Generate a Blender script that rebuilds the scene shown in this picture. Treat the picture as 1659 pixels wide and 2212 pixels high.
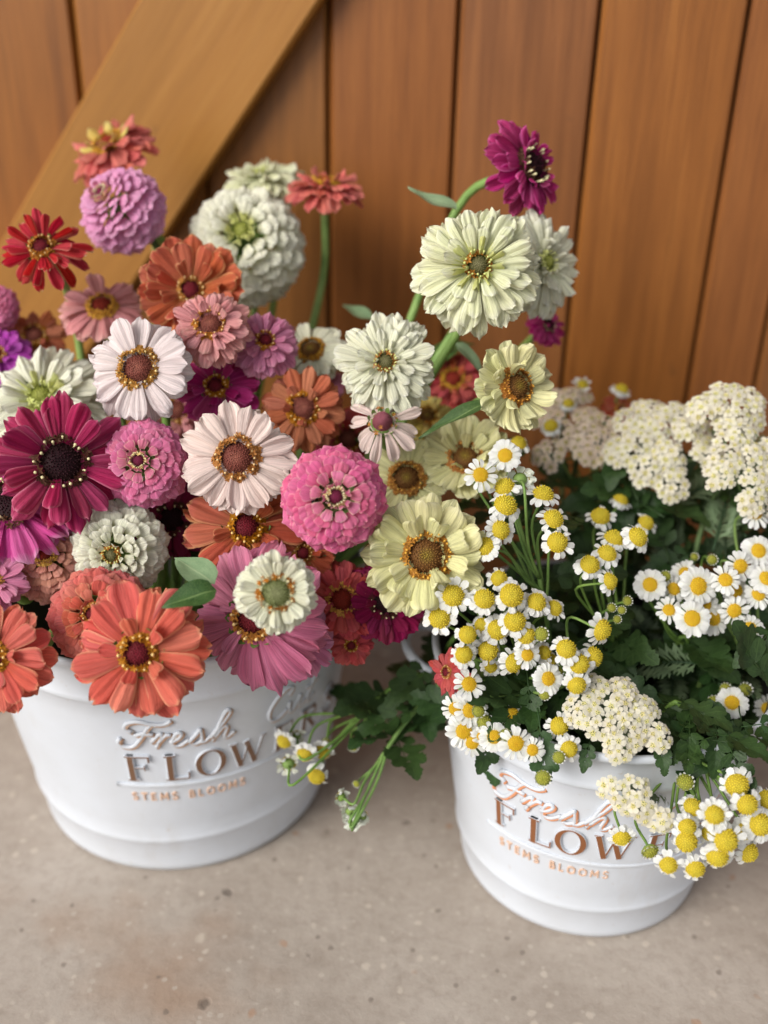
import bpy, math, random
from mathutils import Vector, Matrix, noise as mnoise

# ------------------------------------------------------------------ clear
for o in list(bpy.data.objects):
    bpy.data.objects.remove(o)
SC = bpy.context.scene
COL = SC.collection
RND = random.Random(7)

# ------------------------------------------------------------------ camera
# photo pixels below are read on a 1659 x 2212 view of the photograph
F, CXP, CYP, PITCH, CAMH = 2200.0, 829.5, 1106.0, math.radians(27), 0.78
WORLD_SCALE = 0.87                      # whole place scaled to real bucket / bloom sizes at the end
fw = Vector((0, math.cos(PITCH), -math.sin(PITCH)))
_u0 = Vector((0, math.sin(PITCH), math.cos(PITCH)))
_s = 0.0209
_c = math.sqrt(1 - _s * _s)
rt_ = Vector((1, 0, 0)) * _c + _u0 * _s
up_ = _u0 * _c - Vector((1, 0, 0)) * _s
CAM = Vector((0, 0, CAMH))


def P(x, y, z):
    return CAM + (fw + rt_ * ((x - CXP) / F) - up_ * ((y - CYP) / F)) * z


def CV(nx, ny, back=False):
    nz = math.sqrt(max(0.02, 1 - nx * nx - ny * ny))
    if back:
        nz = -nz
    return (rt_ * nx + up_ * ny - fw * nz).normalized()


cam_d = bpy.data.cameras.new('camera')
cam = bpy.data.objects.new('camera', cam_d)
COL.objects.link(cam)
cam.matrix_world = Matrix(((rt_.x, up_.x, -fw.x, 0), (rt_.y, up_.y, -fw.y, 0),
                           (rt_.z, up_.z, -fw.z, CAMH * WORLD_SCALE), (0, 0, 0, 1)))
cam_d.sensor_fit = 'VERTICAL'
cam_d.sensor_height = 36
cam_d.sensor_width = 27
cam_d.lens = 36 * F / 2212
cam_d.clip_start = 0.02
cam_d.clip_end = 100
cam_d.dof.use_dof = True
cam_d.dof.focus_distance = 0.815 * WORLD_SCALE
cam_d.dof.aperture_fstop = 2.3
cam_d.dof.aperture_blades = 0
SC.camera = cam

# ------------------------------------------------------------------ world, sun, exposure
SUN = Vector((-0.62, -0.56, 0.55)).normalized()
w = bpy.data.worlds.new('World')
SC.world = w
w.use_nodes = True
nt = w.node_tree
nt.nodes.clear()
sky = nt.nodes.new('ShaderNodeTexSky')
sky.sky_type = 'NISHITA'
sky.sun_disc = False
sky.sun_elevation = math.asin(SUN.z)
sky.sun_rotation = math.atan2(SUN.x, SUN.y)
sky.dust_density = 3.0
hs = nt.nodes.new('ShaderNodeHueSaturation')
hs.inputs['Saturation'].default_value = 0.24
bg = nt.nodes.new('ShaderNodeBackground')
bg.inputs['Strength'].default_value = 0.078
wo = nt.nodes.new('ShaderNodeOutputWorld')
nt.links.new(sky.outputs[0], hs.inputs['Color'])
nt.links.new(hs.outputs[0], bg.inputs[0])
nt.links.new(bg.outputs[0], wo.inputs[0])
sd = bpy.data.lights.new('sun', 'SUN')
sd.energy = 1.5
sd.angle = math.radians(36)
sd.color = (1.0, 0.955, 0.89)
so = bpy.data.objects.new('sun', sd)
COL.objects.link(so)
so.rotation_euler = (-SUN).to_track_quat('-Z', 'Y').to_euler()
so.location = (0, 0, 4)
SC.view_settings.view_transform = 'Standard'
SC.view_settings.look = 'None'
SC.view_settings.gamma = 1
SC.view_settings.exposure = 0.85
SC.view_settings.use_curve_mapping = False
SC.render.engine = 'CYCLES'
SC.cycles.max_bounces = 5
SC.cycles.transmission_bounces = 2
SC.cycles.diffuse_bounces = 3


# ------------------------------------------------------------------ colours and node helpers
def C(r, g=None, b=None):
    if g is None:
        r, g, b = r
    f = lambda v: (v / 255) / 12.92 if v / 255 <= .04045 else ((v / 255 + .055) / 1.055) ** 2.4
    return (f(r), f(g), f(b), 1)


class NT:
    def __init__(self, name):
        self.m = bpy.data.materials.new(name)
        self.m.use_nodes = True
        self.t = self.m.node_tree
        self.t.nodes.clear()
        self.out = self.n('ShaderNodeOutputMaterial')

    def n(self, typ, **kw):
        nd = self.t.nodes.new(typ)
        for k, v in kw.items():
            if k.startswith('i_'):
                nd.inputs[k[2:].replace('_', ' ')].default_value = v
            else:
                setattr(nd, k, v)
        return nd

    def l(self, a, b):
        self.t.links.new(a, b)

    def ramp(self, fac, stops, interp='LINEAR'):
        r = self.n('ShaderNodeValToRGB')
        cr = r.color_ramp
        cr.interpolation = interp
        while len(cr.elements) < len(stops):
            cr.elements.new(0.5)
        for e, (p, c) in zip(cr.elements, stops):
            e.position = p
            e.color = c
        self.l(fac, r.inputs[0])
        return r.outputs[0]

    def mix(self, fac, a, b, blend='MIX'):
        m = self.n('ShaderNodeMix', data_type='RGBA', blend_type=blend)
        for s, v in ((m.inputs[0], fac), (m.inputs[6], a), (m.inputs[7], b)):
            if hasattr(v, 'is_output'):
                self.l(v, s)
            else:
                s.default_value = v
        return m.outputs[2]

    def math(self, op, a, b=None, c=None):
        m = self.n('ShaderNodeMath', operation=op)
        for i, v in enumerate((a, b, c)):
            if v is None:
                continue
            if hasattr(v, 'is_output'):
                self.l(v, m.inputs[i])
            else:
                m.inputs[i].default_value = v
        return m.outputs[0]

    def noise(self, vec, scale, detail=3, rough=.55, w=None):
        n = self.n('ShaderNodeTexNoise')
        if w is not None:
            n.noise_dimensions = '4D'
            self.l(w, n.inputs['W'])
        n.inputs['Scale'].default_value = scale
        n.inputs['Detail'].default_value = detail
        n.inputs['Roughness'].default_value = rough
        if vec is not None:
            self.l(vec, n.inputs['Vector'])
        return n.outputs[0]

    def mapping(self, vec, scale, loc=(0, 0, 0), rot=(0, 0, 0)):
        m = self.n('ShaderNodeMapping')
        m.inputs['Scale'].default_value = scale
        m.inputs['Location'].default_value = loc
        m.inputs['Rotation'].default_value = rot
        self.l(vec, m.inputs[0])
        return m.outputs[0]

    def bump(self, h, strength, dist):
        b = self.n('ShaderNodeBump')
        b.inputs['Strength'].default_value = strength
        b.inputs['Distance'].default_value = dist
        self.l(h, b.inputs['Height'])
        return b.outputs[0]

    def pbr(self, col, rough=.6, normal=None, spec=.4, trans=0.0, tcol=None, metal=0):
        p = self.n('ShaderNodeBsdfPrincipled')
        if hasattr(col, 'is_output'):
            self.l(col, p.inputs['Base Color'])
        else:
            p.inputs['Base Color'].default_value = col
        if hasattr(rough, 'is_output'):
            self.l(rough, p.inputs['Roughness'])
        else:
            p.inputs['Roughness'].default_value = rough
        p.inputs['Specular IOR Level'].default_value = spec
        p.inputs['Metallic'].default_value = metal
        if normal is not None:
            self.l(normal, p.inputs['Normal'])
        sh = p.outputs[0]
        if trans > 0:
            tr = self.n('ShaderNodeBsdfTranslucent')
            tc = tcol if tcol is not None else col
            if hasattr(tc, 'is_output'):
                self.l(tc, tr.inputs[0])
            else:
                tr.inputs[0].default_value = tc
            ms = self.n('ShaderNodeMixShader')
            ms.inputs[0].default_value = trans
            self.l(sh, ms.inputs[1])
            self.l(tr.outputs[0], ms.inputs[2])
            sh = ms.outputs[0]
        self.l(sh, self.out.inputs[0])
        return self.m


def jitter(t, col, hue=.008, val=.065, sat=.05):
    oi = t.n('ShaderNodeObjectInfo')
    h = t.n('ShaderNodeHueSaturation')
    r = oi.outputs['Random']
    t.l(t.math('MULTIPLY_ADD', r, 2 * hue, .5 - hue), h.inputs['Hue'])
    r2 = t.math('FRACT', t.math('MULTIPLY', r, 17.31))
    t.l(t.math('MULTIPLY_ADD', r2, 2 * val, 1 - val), h.inputs['Value'])
    r3 = t.math('FRACT', t.math('MULTIPLY', r, 41.7))
    t.l(t.math('MULTIPLY_ADD', r3, 2 * sat, 1 - sat), h.inputs['Saturation'])
    t.l(col, h.inputs['Color'])
    return h.outputs[0], r


def petal_mat(name, base, mid, tip, back=None, vein=.22, edge=None, trans=.26, age=.22):
    t = NT('petal_' + name)
    pw = lambda c: c if c is None else (c[0] ** .82, c[1] ** .82, c[2] ** .82, 1)
    base, mid, tip, back, edge = map(pw, (base, mid, tip, back, edge))
    uv = t.n('ShaderNodeUVMap').outputs[0]
    sep = t.n('ShaderNodeSeparateXYZ')
    t.l(uv, sep.inputs[0])
    u, v = sep.outputs[0], sep.outputs[1]
    oi = t.n('ShaderNodeObjectInfo').outputs['Random']
    wv = t.math('MULTIPLY', oi, 60.0)
    n1 = t.noise(t.mapping(uv, (2.2, 1.6, 1)), 1.5, 3, .6, wv)
    vv = t.math('ADD', v, t.math('MULTIPLY_ADD', n1, .3, -.15))
    col = t.ramp(vv, [(0.0, base), (.42, mid), (.78, mid), (1.0, tip)])
    vein = min(.42, vein * 1.7)
    veins = t.noise(t.mapping(uv, (19, .8, 1)), 1.0, 3, .65, wv)
    dk = t.ramp(veins, [(.32, (1 - vein, 1 - vein, 1 - vein, 1)), (.62, (1, 1, 1, 1))])
    col = t.mix(1.0, col, dk, 'MULTIPLY')
    if edge is not None:
        e = t.math('ABSOLUTE', t.math('SUBTRACT', u, .5))
        e = t.math('MAXIMUM', t.math('MULTIPLY', e, 2.0), t.math('POWER', v, 3.0))
        ef = t.ramp(e, [(.80, (0, 0, 0, 1)), (.98, (.75, .75, .75, 1))])
        col = t.mix(ef, col, edge)
    if age > 0:
        n2 = t.noise(t.mapping(uv, (3, 3, 1)), 2.2, 4, .7, wv)
        af = t.ramp(n2, [(.60, (0, 0, 0, 1)), (.74, (age, age, age, 1))])
        col = t.mix(af, col, C(150, 105, 70))
    if back is not None:
        g = t.n('ShaderNodeNewGeometry')
        col = t.mix(g.outputs['Backfacing'], col, back)
    col, _ = jitter(t, col)
    h = t.math('ADD', t.math('MULTIPLY', veins, 1.0), t.math('MULTIPLY', t.noise(t.mapping(uv, (9, 6, 1)), 2, 3, .6, wv), .5))
    nm = t.bump(h, .62, .0024)
    return t.pbr(col, .62, nm, .25, trans)


def simple_mat(name, c1, c2, scale=60, rough=.6, bump=.0, bdist=.001, spec=.3, trans=0, val=.08, hue=.008):
    t = NT(name)
    tc = t.n('ShaderNodeTexCoord').outputs['Object']
    n = t.noise(tc, scale, 4, .6)
    col = t.ramp(n, [(.3, c1), (.7, c2)])
    col, _ = jitter(t, col, hue, val)
    nm = t.bump(n, bump, bdist) if bump else None
    return t.pbr(col, rough, nm, spec, trans)


def disc_mat(name, centre, mid, outer, rough=.7):
    t = NT('disc_' + name)
    uv = t.n('ShaderNodeUVMap').outputs[0]
    sep = t.n('ShaderNodeSeparateXYZ')
    t.l(uv, sep.inputs[0])
    tc = t.n('ShaderNodeTexCoord').outputs['Object']
    col = t.ramp(sep.outputs[0], [(0, centre), (.5, mid), (1, outer)])
    shade = t.ramp(sep.outputs[1], [(0, (.3, .27, .26, 1)), (.4, (.68, .66, .64, 1)), (1, (1.4, 1.35, 1.3, 1))])  # shade between the scales put into the colour, with paler tips
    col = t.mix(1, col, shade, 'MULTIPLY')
    col = t.mix(t.ramp(t.noise(tc, 900, 2), [(.35, (0, 0, 0, 1)), (.7, (.5, .5, .5, 1))]), col, outer)
    return t.pbr(col, rough, None, .2)


# ------------------------------------------------------------------ object helpers
def mesh_from(name, verts, faces, uvs=None, mats=(), fmat=None, smooth=True):
    me = bpy.data.meshes.new(name)
    me.from_pydata([tuple(v) for v in verts], [], faces)
    if uvs is not None:
        ul = me.uv_layers.new(name='UVMap')
        li = [0] * len(me.loops)
        me.loops.foreach_get('vertex_index', li)
        flat = []
        for i in li:
            flat += [uvs[i][0], uvs[i][1]]
        ul.data.foreach_set('uv', flat)
    for m in mats:
        me.materials.append(m)
    if fmat is not None:
        me.polygons.foreach_set('material_index', fmat)
    me.polygons.foreach_set('use_smooth', [smooth] * len(me.polygons))
    me.update()
    return me


def obj(name, me, parent=None, M=None):
    o = bpy.data.objects.new(name, me)
    COL.objects.link(o)
    if parent is not None:
        o.parent = parent
    if M is not None:
        o.matrix_basis = M
    return o


def empty(name, loc):
    o = bpy.data.objects.new(name, None)
    o.empty_display_size = .02
    COL.objects.link(o)
    o.location = loc
    return o


def tag(o, label=None, cat=None, group=None, kind=None):
    if label:
        o['label'] = label
    if cat:
        o['category'] = cat
    if group:
        o['group'] = group
    if kind:
        o['kind'] = kind
    return o


class MB:
    """collects vertices and faces of one part"""
    def __init__(self):
        self.v, self.f, self.uv, self.fm = [], [], [], []

    def add(self, vs, fs, uvs=None, mi=0):
        b = len(self.v)
        self.v += [Vector(v) for v in vs]
        self.uv += uvs if uvs else [(0, 0)] * len(vs)
        for f in fs:
            self.f.append([i + b for i in f])
            self.fm.append(mi)

    def tube(self, pts, r0, r1=None, seg=7, mi=0, cap=True):
        r1 = r0 if r1 is None else r1
        n = len(pts)
        vs, fs, uv = [], [], []
        prev = None
        for i, p in enumerate(pts):
            d = (pts[min(i + 1, n - 1)] - pts[max(i - 1, 0)]).normalized()
            a = prev if prev is not None else (Vector((0, 0, 1)) if abs(d.z) < .9 else Vector((1, 0, 0)))
            a = (a - d * a.dot(d)).normalized()
            prev = a
            b = d.cross(a)
            r = r0 + (r1 - r0) * i / (n - 1)
            for k in range(seg):
                t = 2 * math.pi * k / seg
                vs.append(p + (a * math.cos(t) + b * math.sin(t)) * r)
                uv.append((k / seg, i / (n - 1)))
        for i in range(n - 1):
            for k in range(seg):
                k2 = (k + 1) % seg
                fs.append([i * seg + k, i * seg + k2, (i + 1) * seg + k2, (i + 1) * seg + k])
        if cap:
            fs.append(list(range(seg))[::-1])
            fs.append([(n - 1) * seg + k for k in range(seg)])
        self.add(vs, fs, uv, mi)

    def mesh(self, name, mats, smooth=True):
        return mesh_from(name, self.v, self.f, self.uv, mats, self.fm, smooth)


def catmull(pts, n=8):
    pts = [Vector(p) for p in pts]
    q = [pts[0] * 2 - pts[1]] + pts + [pts[-1] * 2 - pts[-2]]
    out = []
    for i in range(1, len(q) - 2):
        a, b, c, d = q[i - 1], q[i], q[i + 1], q[i + 2]
        for k in range(n):
            t = k / n
            out.append(.5 * ((2 * b) + (c - a) * t + (2 * a - 5 * b + 4 * c - d) * t * t + (3 * b - a - 3 * c + d) * t ** 3))
    out.append(pts[-1])
    return out


def frame(z, spin=0.0, loc=(0, 0, 0), xref=None):
    z = Vector(z).normalized()
    ref = Vector(xref) if xref is not None else (Vector((0, 0, 1)) if abs(z.z) < .95 else Vector((0, 1, 0)))
    x = (ref - z * ref.dot(z)).normalized()
    y = z.cross(x)
    c, s = math.cos(spin), math.sin(spin)
    x, y = x * c + y * s, y * c - x * s
    return Matrix(((x.x, y.x, z.x, loc[0]), (x.y, y.y, z.y, loc[1]), (x.z, y.z, z.z, loc[2]), (0, 0, 0, 1)))


T = Matrix.Translation


# ------------------------------------------------------------------ concrete floor
def floor_mat():
    t = NT('concrete')
    tc = t.n('ShaderNodeTexCoord').outputs['Object']
    n1 = t.noise(tc, 5, 6, .62)
    col = t.ramp(n1, [(.28, C(150, 138, 127)), (.5, C(167, 156, 145)), (.75, C(180, 170, 160))])
    n2 = t.noise(tc, 70, 5, .7)
    col = t.mix(t.ramp(n2, [(.3, (.35, .35, .35, 1)), (.52, (0, 0, 0, 1))]), col, C(128, 114, 102))
    col = t.mix(t.ramp(n2, [(.55, (0, 0, 0, 1)), (.75, (.3, .3, .3, 1))]), col, C(190, 179, 168))
    # rusty stains
    n3 = t.noise(t.mapping(tc, (1, 1, 1), (3.1, 1.7, 0)), 3.2, 4, .6)
    col = t.mix(t.ramp(n3, [(.58, (0, 0, 0, 1)), (.72, (.5, .5, .5, 1))]), col, C(150, 118, 92))
    hole = None
    for sc, thr, keep, c in ((62, .16, .86, C(196, 184, 170)), (36, .13, .90, C(204, 192, 176)), (110, .22, .78, C(182, 171, 159)), (34, .11, .92, C(86, 76, 68)), (80, .16, .93, C(110, 99, 90)), (50, .14, .95, C(160, 122, 94))):
        v = t.n('ShaderNodeTexVoronoi')
        v.inputs['Scale'].default_value = sc
        mp = t.mapping(tc, (1, 1, 1), (sc * .37, sc * .11, 0))
        wob = t.n('ShaderNodeTexNoise')
        wob.inputs['Scale'].default_value = sc * 1.6
        t.l(mp, wob.inputs['Vector'])
        add = t.n('ShaderNodeVectorMath', operation='MULTIPLY_ADD')
        t.l(wob.outputs['Color'], add.inputs[0])
        add.inputs[1].default_value = (.35 / sc,) * 3
        t.l(mp, add.inputs[2])
        t.l(add.outputs[0], v.inputs['Vector'])
        d = t.ramp(v.outputs['Distance'], [(thr, (1, 1, 1, 1)), (thr + .12, (0, 0, 0, 1))])
        sp = t.n('ShaderNodeSeparateColor')
        t.l(v.outputs['Color'], sp.inputs[0])
        k = t.math('GREATER_THAN', sp.outputs[0], keep)
        fac = t.math('MULTIPLY', t.math('MULTIPLY', d, k), .6)
        col = t.mix(fac, col, c)
        if c[0] < .15:
            hole = fac if hole is None else t.math('MAXIMUM', hole, fac)
    hgt = t.math('SUBTRACT', t.math('MULTIPLY', n2, .5), t.math('MULTIPLY', hole, .8))
    return t.pbr(col, .8, t.bump(hgt, .6, .003), .3)


def build_floor():
    n = 40
    vs, fs = [], []
    for j in range(n + 1):
        for i in range(n + 1):
            x, y = -3.5 + 7 * i / n, -3.0 + 6.5 * j / n
            vs.append((x, y, 0.0))
    for j in range(n):
        for i in range(n):
            a = j * (n + 1) + i
            fs.append([a, a + 1, a + n + 2, a + n + 1])
    o = obj('concrete_floor', mesh_from('concrete_floor', vs, fs, None, [floor_mat()]))
    tag(o, 'worn grey-beige concrete floor with pale aggregate specks under the buckets', 'floor', kind='structure')


build_floor()


# ------------------------------------------------------------------ timber wall
def wood_mat(name, dark, midc, light, rough=.42):
    t = NT(name)
    tc = t.n('ShaderNodeTexCoord').outputs['Object']
    oi = t.n('ShaderNodeObjectInfo').outputs['Random']
    wv = t.math('MULTIPLY', oi, 40.0)
    g = t.noise(t.mapping(tc, (34, 34, 1.8)), 2.0, 6, .7, wv)
    big = t.noise(t.mapping(tc, (7, 7, 1.3)), 1.2, 3, .5, wv)
    col = t.ramp(t.math('ADD', t.math('MULTIPLY', g, .55), t.math('MULTIPLY', big, .45)), [(.33, dark), (.5, midc), (.68, light)])
    fine = t.noise(t.mapping(tc, (210, 210, 5)), 2.0, 4, .7, wv)
    col = t.mix(t.ramp(fine, [(.32, (.6, .6, .6, 1)), (.52, (0, 0, 0, 1))]), col, dark)
    # a few small weathered marks
    mk = t.noise(t.mapping(tc, (30, 30, 22)), 1.0, 2, .5, wv)
    col = t.mix(t.ramp(mk, [(.72, (0, 0, 0, 1)), (.80, (.6, .6, .6, 1))]), col, C(70, 48, 32))
    col, _ = jitter(t, col, .006, .09, .05)
    return t.pbr(col, rough, t.bump(fine, .25, .001), .4)


WY, WM = 1.19, .16
wdir = Vector((1, -WM, 0)).normalized()          # along the wall to the right
wnrm = Vector((-WM, -1, 0)).normalized()         # out of the wall towards the viewer
w0 = Vector((0, WY, 0))


def WP(s, d, z):
    return w0 + wdir * s + wnrm * d + Vector((0, 0, z))


def wall_hit(px, py, d=0.0):
    r = fw + rt_ * ((px - CXP) / F) - up_ * ((py - CYP) / F)
    t = (w0 + wnrm * d - CAM).dot(wnrm) / r.dot(wnrm)
    q = CAM + r * t - w0
    return q.dot(wdir), q.z


def build_wall():
    root = empty('plank_wall', WP(0, 0, 0))
    tag(root, 'brown stained timber wall of vertical planks behind the flower buckets', 'wall')
    M0 = Matrix(((wdir.x, -wnrm.x, 0, 0), (wdir.y, -wnrm.y, 0, 0), (0, 0, 1, 0), (0, 0, 0, 1)))
    wm = wood_mat('wood_plank', C(104, 63, 25), C(132, 83, 36), C(152, 100, 46))
    wb = wood_mat('wood_brace', C(138, 94, 46), C(156, 108, 56), C(168, 121, 67))
    edges = [-1.37, -1.225, -1.08, -.937, -.793, -.649, -.505, -.361, -.2165, -.072, .068, .212, .358, .432, .576, .72, .864, 1.008, 1.152, 1.296]
    H = 2.1
    gap, ch, th = .0015, .0045, .02
    for a, b in zip(edges[:-1], edges[1:]):
        wid = b - a
        off = RND.uniform(-.0008, .0008)
        # profile: left edge has a wide chamfer, right edge a small one with a shadow lap
        pr = [(gap, 0.012), (gap, ch), (gap + ch * 1.1, 0), (wid * .5, -.0004), (wid - gap - ch * .7, 0), (wid - gap, ch), (wid - gap, .012)]
        vs, fs = [], []
        nz = 10
        for k in range(nz + 1):
            z = H * k / nz
            for (x, y) in pr:
                vs.append((x, y + off, z - .0))
        m = len(pr)
        for k in range(nz):
            for i in range(m - 1):
                fs.append([k * m + i, k * m + i + 1, (k + 1) * m + i + 1, (k + 1) * m + i])
        me = mesh_from('plank', vs, fs, None, [wm], smooth=False)
        obj('plank', me, root, M0 @ T((a, 0, .002)))
    vs = [(edges[0], .0125, 0.0), (edges[-1], .0125, 0.0), (edges[-1], .0125, H + .01), (edges[0], .0125, H + .01),
          (edges[0], .05, 0.0), (edges[-1], .05, 0.0), (edges[-1], .05, H + .01), (edges[0], .05, H + .01)]
    fs = [[0, 1, 2, 3], [5, 4, 7, 6], [4, 0, 3, 7], [1, 5, 6, 2], [3, 2, 6, 7], [4, 5, 1, 0]]
    bm = simple_mat('backing_board', C(40, 24, 14), C(52, 31, 18), 20, .8)
    obj('backing_board', mesh_from('backing_board', vs, fs, None, [bm], smooth=False), root, M0)
    # diagonal brace, two long edges read off the photograph on its front face
    TH = .030
    A, B = wall_hit(300, 0, TH), wall_hit(45, 440, TH)
    D, E = wall_hit(690, 0, TH), wall_hit(390, 464, TH)
    A, B, D, E = [Vector((q[0], q[1])) for q in (A, B, D, E)]
    dr = ((A - B).normalized() + (D - E).normalized()).normalized()
    nr = Vector((-dr.y, dr.x))
    c1, c2 = ((A + B) / 2), ((D + E) / 2)
    wid = abs((c1 - c2).dot(nr))
    mid = (c1 + c2) / 2
    if (c1 - c2).dot(nr) < 0:
        nr = -nr
    # board runs from near the floor up to the top of the wall
    t0 = (0.05 - mid.y) / dr.y
    t1 = (H - .05 - mid.y) / dr.y
    be = .0035
    pr = [(-wid / 2, -.001), (-wid / 2, -(TH - be)), (-wid / 2 + be, -TH), (wid / 2 - be, -TH), (wid / 2, -(TH - be)), (wid / 2, -.001)]
    vs, fs = [], []
    nz = 16
    # local frame of the brace: x across, y depth, z along (so the grain follows it)
    for k in range(nz + 1):
        z = t0 + (t1 - t0) * k / nz
        for x, y in pr:
            vs.append((x, y, z))
    m = len(pr)
    for k in range(nz):
        for i in range(m):
            j = (i + 1) % m
            fs.append([k * m + j, k * m + i, (k + 1) * m + i, (k + 1) * m + j])
    fs.append(list(range(m)))
    fs.append([nz * m + i for i in range(m)][::-1])
    me = mesh_from('diagonal_brace', vs, fs, None, [wb], smooth=False)
    ML = Matrix(((-nr.x, 0, dr.x, mid.x), (0, 1, 0, 0), (-nr.y, 0, dr.y, mid.y), (0, 0, 0, 1)))
    br = obj('diagonal_brace', me, root, M0 @ ML)
    br['label'] = 'lighter diagonal brace board nailed across the planks'


build_wall()


# ------------------------------------------------------------------ buckets with raised lettering
def bucket_mat(name, tint):
    t = NT(name)
    tc = t.n('ShaderNodeTexCoord').outputs['Object']
    n = t.noise(tc, 9, 4, .6)
    col = t.ramp(n, [(.3, C(194, 198, 204)), (.7, tint)])
    sp = t.noise(tc, 130, 3, .6)
    col = t.mix(t.ramp(sp, [(.66, (0, 0, 0, 1)), (.76, (.4, .4, .4, 1))]), col, C(176, 164, 152))
    dirt = t.noise(t.mapping(tc, (1, 1, .35)), 22, 5, .7)
    col = t.mix(t.ramp(dirt, [(.58, (0, 0, 0, 1)), (.78, (.28, .28, .28, 1))]), col, C(178, 170, 160))
    return t.pbr(col, t.math('MULTIPLY_ADD', n, .2, .34), t.bump(t.math('ADD', t.math('MULTIPLY', t.noise(tc, 14, 3, .5), 3.0), t.math('MULTIPLY', t.noise(tc, 90, 4, .6), .35)), .22, .0016), .45)


def worn_mat(name, cop, lo, hi, scale=130):
    t = NT(name)
    tc = t.n('ShaderNodeTexCoord').outputs['Object']
    n = t.noise(tc, scale, 4, .65)
    col = t.mix(t.ramp(n, [(lo, (0, 0, 0, 1)), (hi, (1, 1, 1, 1))]), C(226, 226, 224), cop)
    return t.pbr(col, .5, None, .35)


WHITE = bucket_mat('white_enamel', C(204, 210, 219))
COPPER = worn_mat('copper_letter', C(132, 84, 52), .22, .34)
COPPER_L = worn_mat('copper_letter_dark', C(116, 86, 66), .24, .36)
SCRIPT_R = worn_mat('script_copper', C(214, 146, 106), .26, .38)
SCRIPT_L = worn_mat('script_white', C(190, 152, 124), .30, .45)
SMALL = worn_mat('small_copper', C(212, 178, 154), .22, .34, 160)
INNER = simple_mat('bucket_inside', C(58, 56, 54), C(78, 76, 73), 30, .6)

# strokes: (points, thickness) in cap-height units; thick stems, thin hairlines, slab serifs
SER = {
 'F': ([([(.14, 0), (.14, 1)], .2), ([(0, .035), (.3, .035)], .07), ([(0, .965), (.66, .965)], .07), ([(.63, .97), (.63, .74)], .06), ([(.2, .52), (.5, .52)], .06), ([(.5, .63), (.5, .41)], .05)], .74),
 'L': ([([(.14, 0), (.14, 1)], .2), ([(0, .965), (.3, .965)], .07), ([(0, .035), (.66, .035)], .07), ([(.63, .03), (.63, .27)], .06)], .74),
 'O': ('O', .92),
 'W': ([([(.1, .97), (.34, .03)], .19), ([(.34, .03), (.56, .9)], .06), ([(.48, .97), (.76, .03)], .19), ([(.76, .03), (1.0, .97)], .06), ([(0, .965), (.22, .965)], .06), ([(.92, .965), (1.1, .965)], .06)], 1.14),
 'E': ([([(.14, 0), (.14, 1)], .2), ([(0, .965), (.62, .965)], .07), ([(0, .035), (.66, .035)], .07), ([(.6, .97), (.6, .76)], .06), ([(.64, .03), (.64, .26)], .06), ([(.2, .52), (.46, .52)], .06), ([(.46, .63), (.46, .41)], .05)], .76),
 'R': ([([(.14, 0), (.14, 1)], .2), ([(0, .965), (.42, .965)], .07), ([(0, .035), (.3, .035)], .07), ([(.42, .965), (.62, .85), (.62, .64), (.42, .52)], .15), ([(.42, .52), (.2, .52)], .06), ([(.36, .5), (.66, .03)], .17), ([(.6, .035), (.8, .035)], .06)], .86),
 'S': ([([(.58, .74), (.56, .92), (.32, .985), (.12, .84), (.16, .64), (.42, .48), (.58, .3), (.5, .08), (.26, .015), (.08, .12), (.06, .28)], .13)], .7),
}
SAN = {
 'S': ([[(.5, .85), (.3, 1), (.08, .85), (.12, .6), (.45, .42), (.52, .16), (.3, 0), (.05, .14)]], .62),
 'T': ([[(.3, 0), (.3, 1)], [(0, .96), (.6, .96)]], .66),
 'E': ([[(.08, 0), (.08, 1)], [(.08, .96), (.5, .96)], [(.08, .5), (.44, .5)], [(.08, .04), (.5, .04)]], .6),
 'M': ([[(.06, 0), (.1, 1), (.4, .25), (.7, 1), (.74, 0)]], .86),
 'B': ([[(.08, 0), (.08, 1), (.4, .95), (.42, .58), (.1, .52)], [(.3, .53), (.52, .4), (.48, .06), (.08, .03)]], .62),
 'L': ([[(.08, 1), (.08, .04), (.48, .04)]], .55),
 'O': ([[(.38, 1), (.1, .82), (.04, .5), (.1, .18), (.38, 0), (.66, .18), (.72, .5), (.66, .82), (.38, 1)]], .82),
}
SCRIPT = [
 [[(.02, .34), (-.02, .16), (.12, .02), (.38, .04), (.58, .36), (.72, .72), (.86, .93)],
  [(.34, .62), (.16, .76), (.22, .96), (.5, 1.04), (.86, .92), (1.16, .9), (1.34, 1.02)],
  [(.42, .5), (.66, .56), (.9, .52)]],
 [[(.86, .22), (1.04, .5), (1.12, .5), (1.06, .22), (1.0, .0)], [(1.04, .2), (1.22, .46), (1.36, .46)]],
 [[(1.36, .18), (1.56, .3), (1.64, .46), (1.52, .52), (1.42, .3), (1.46, .06), (1.64, .02), (1.86, .22)]],
 [[(1.86, .12), (2.06, .42), (2.12, .54), (2.18, .3), (2.2, .1), (2.04, .0), (1.92, .06)], [(2.18, .06), (2.3, .06), (2.46, .22)]],
 [[(2.44, .16), (2.72, .62), (2.88, .98), (2.78, 1.06), (2.68, .8), (2.58, .36), (2.5, .0)], [(2.56, .16), (2.74, .46), (2.86, .42), (2.82, .12), (2.9, .02), (3.1, .18)]],
 [[(4.72, .74), (4.82, .94), (4.6, 1.04), (4.3, .82), (4.12, .42), (4.2, .08), (4.46, -.02), (4.8, .22)]],
 [[(4.8, .44), (4.84, .12), (4.96, .02), (5.14, .28), (5.22, .48), (5.2, .1), (5.3, .02), (5.46, .2)]],
 [[(5.74, .96), (5.6, .5), (5.54, .12), (5.66, .0), (5.86, .18)], [(5.4, .6), (5.66, .62), (5.92, .7)]],
]


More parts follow.
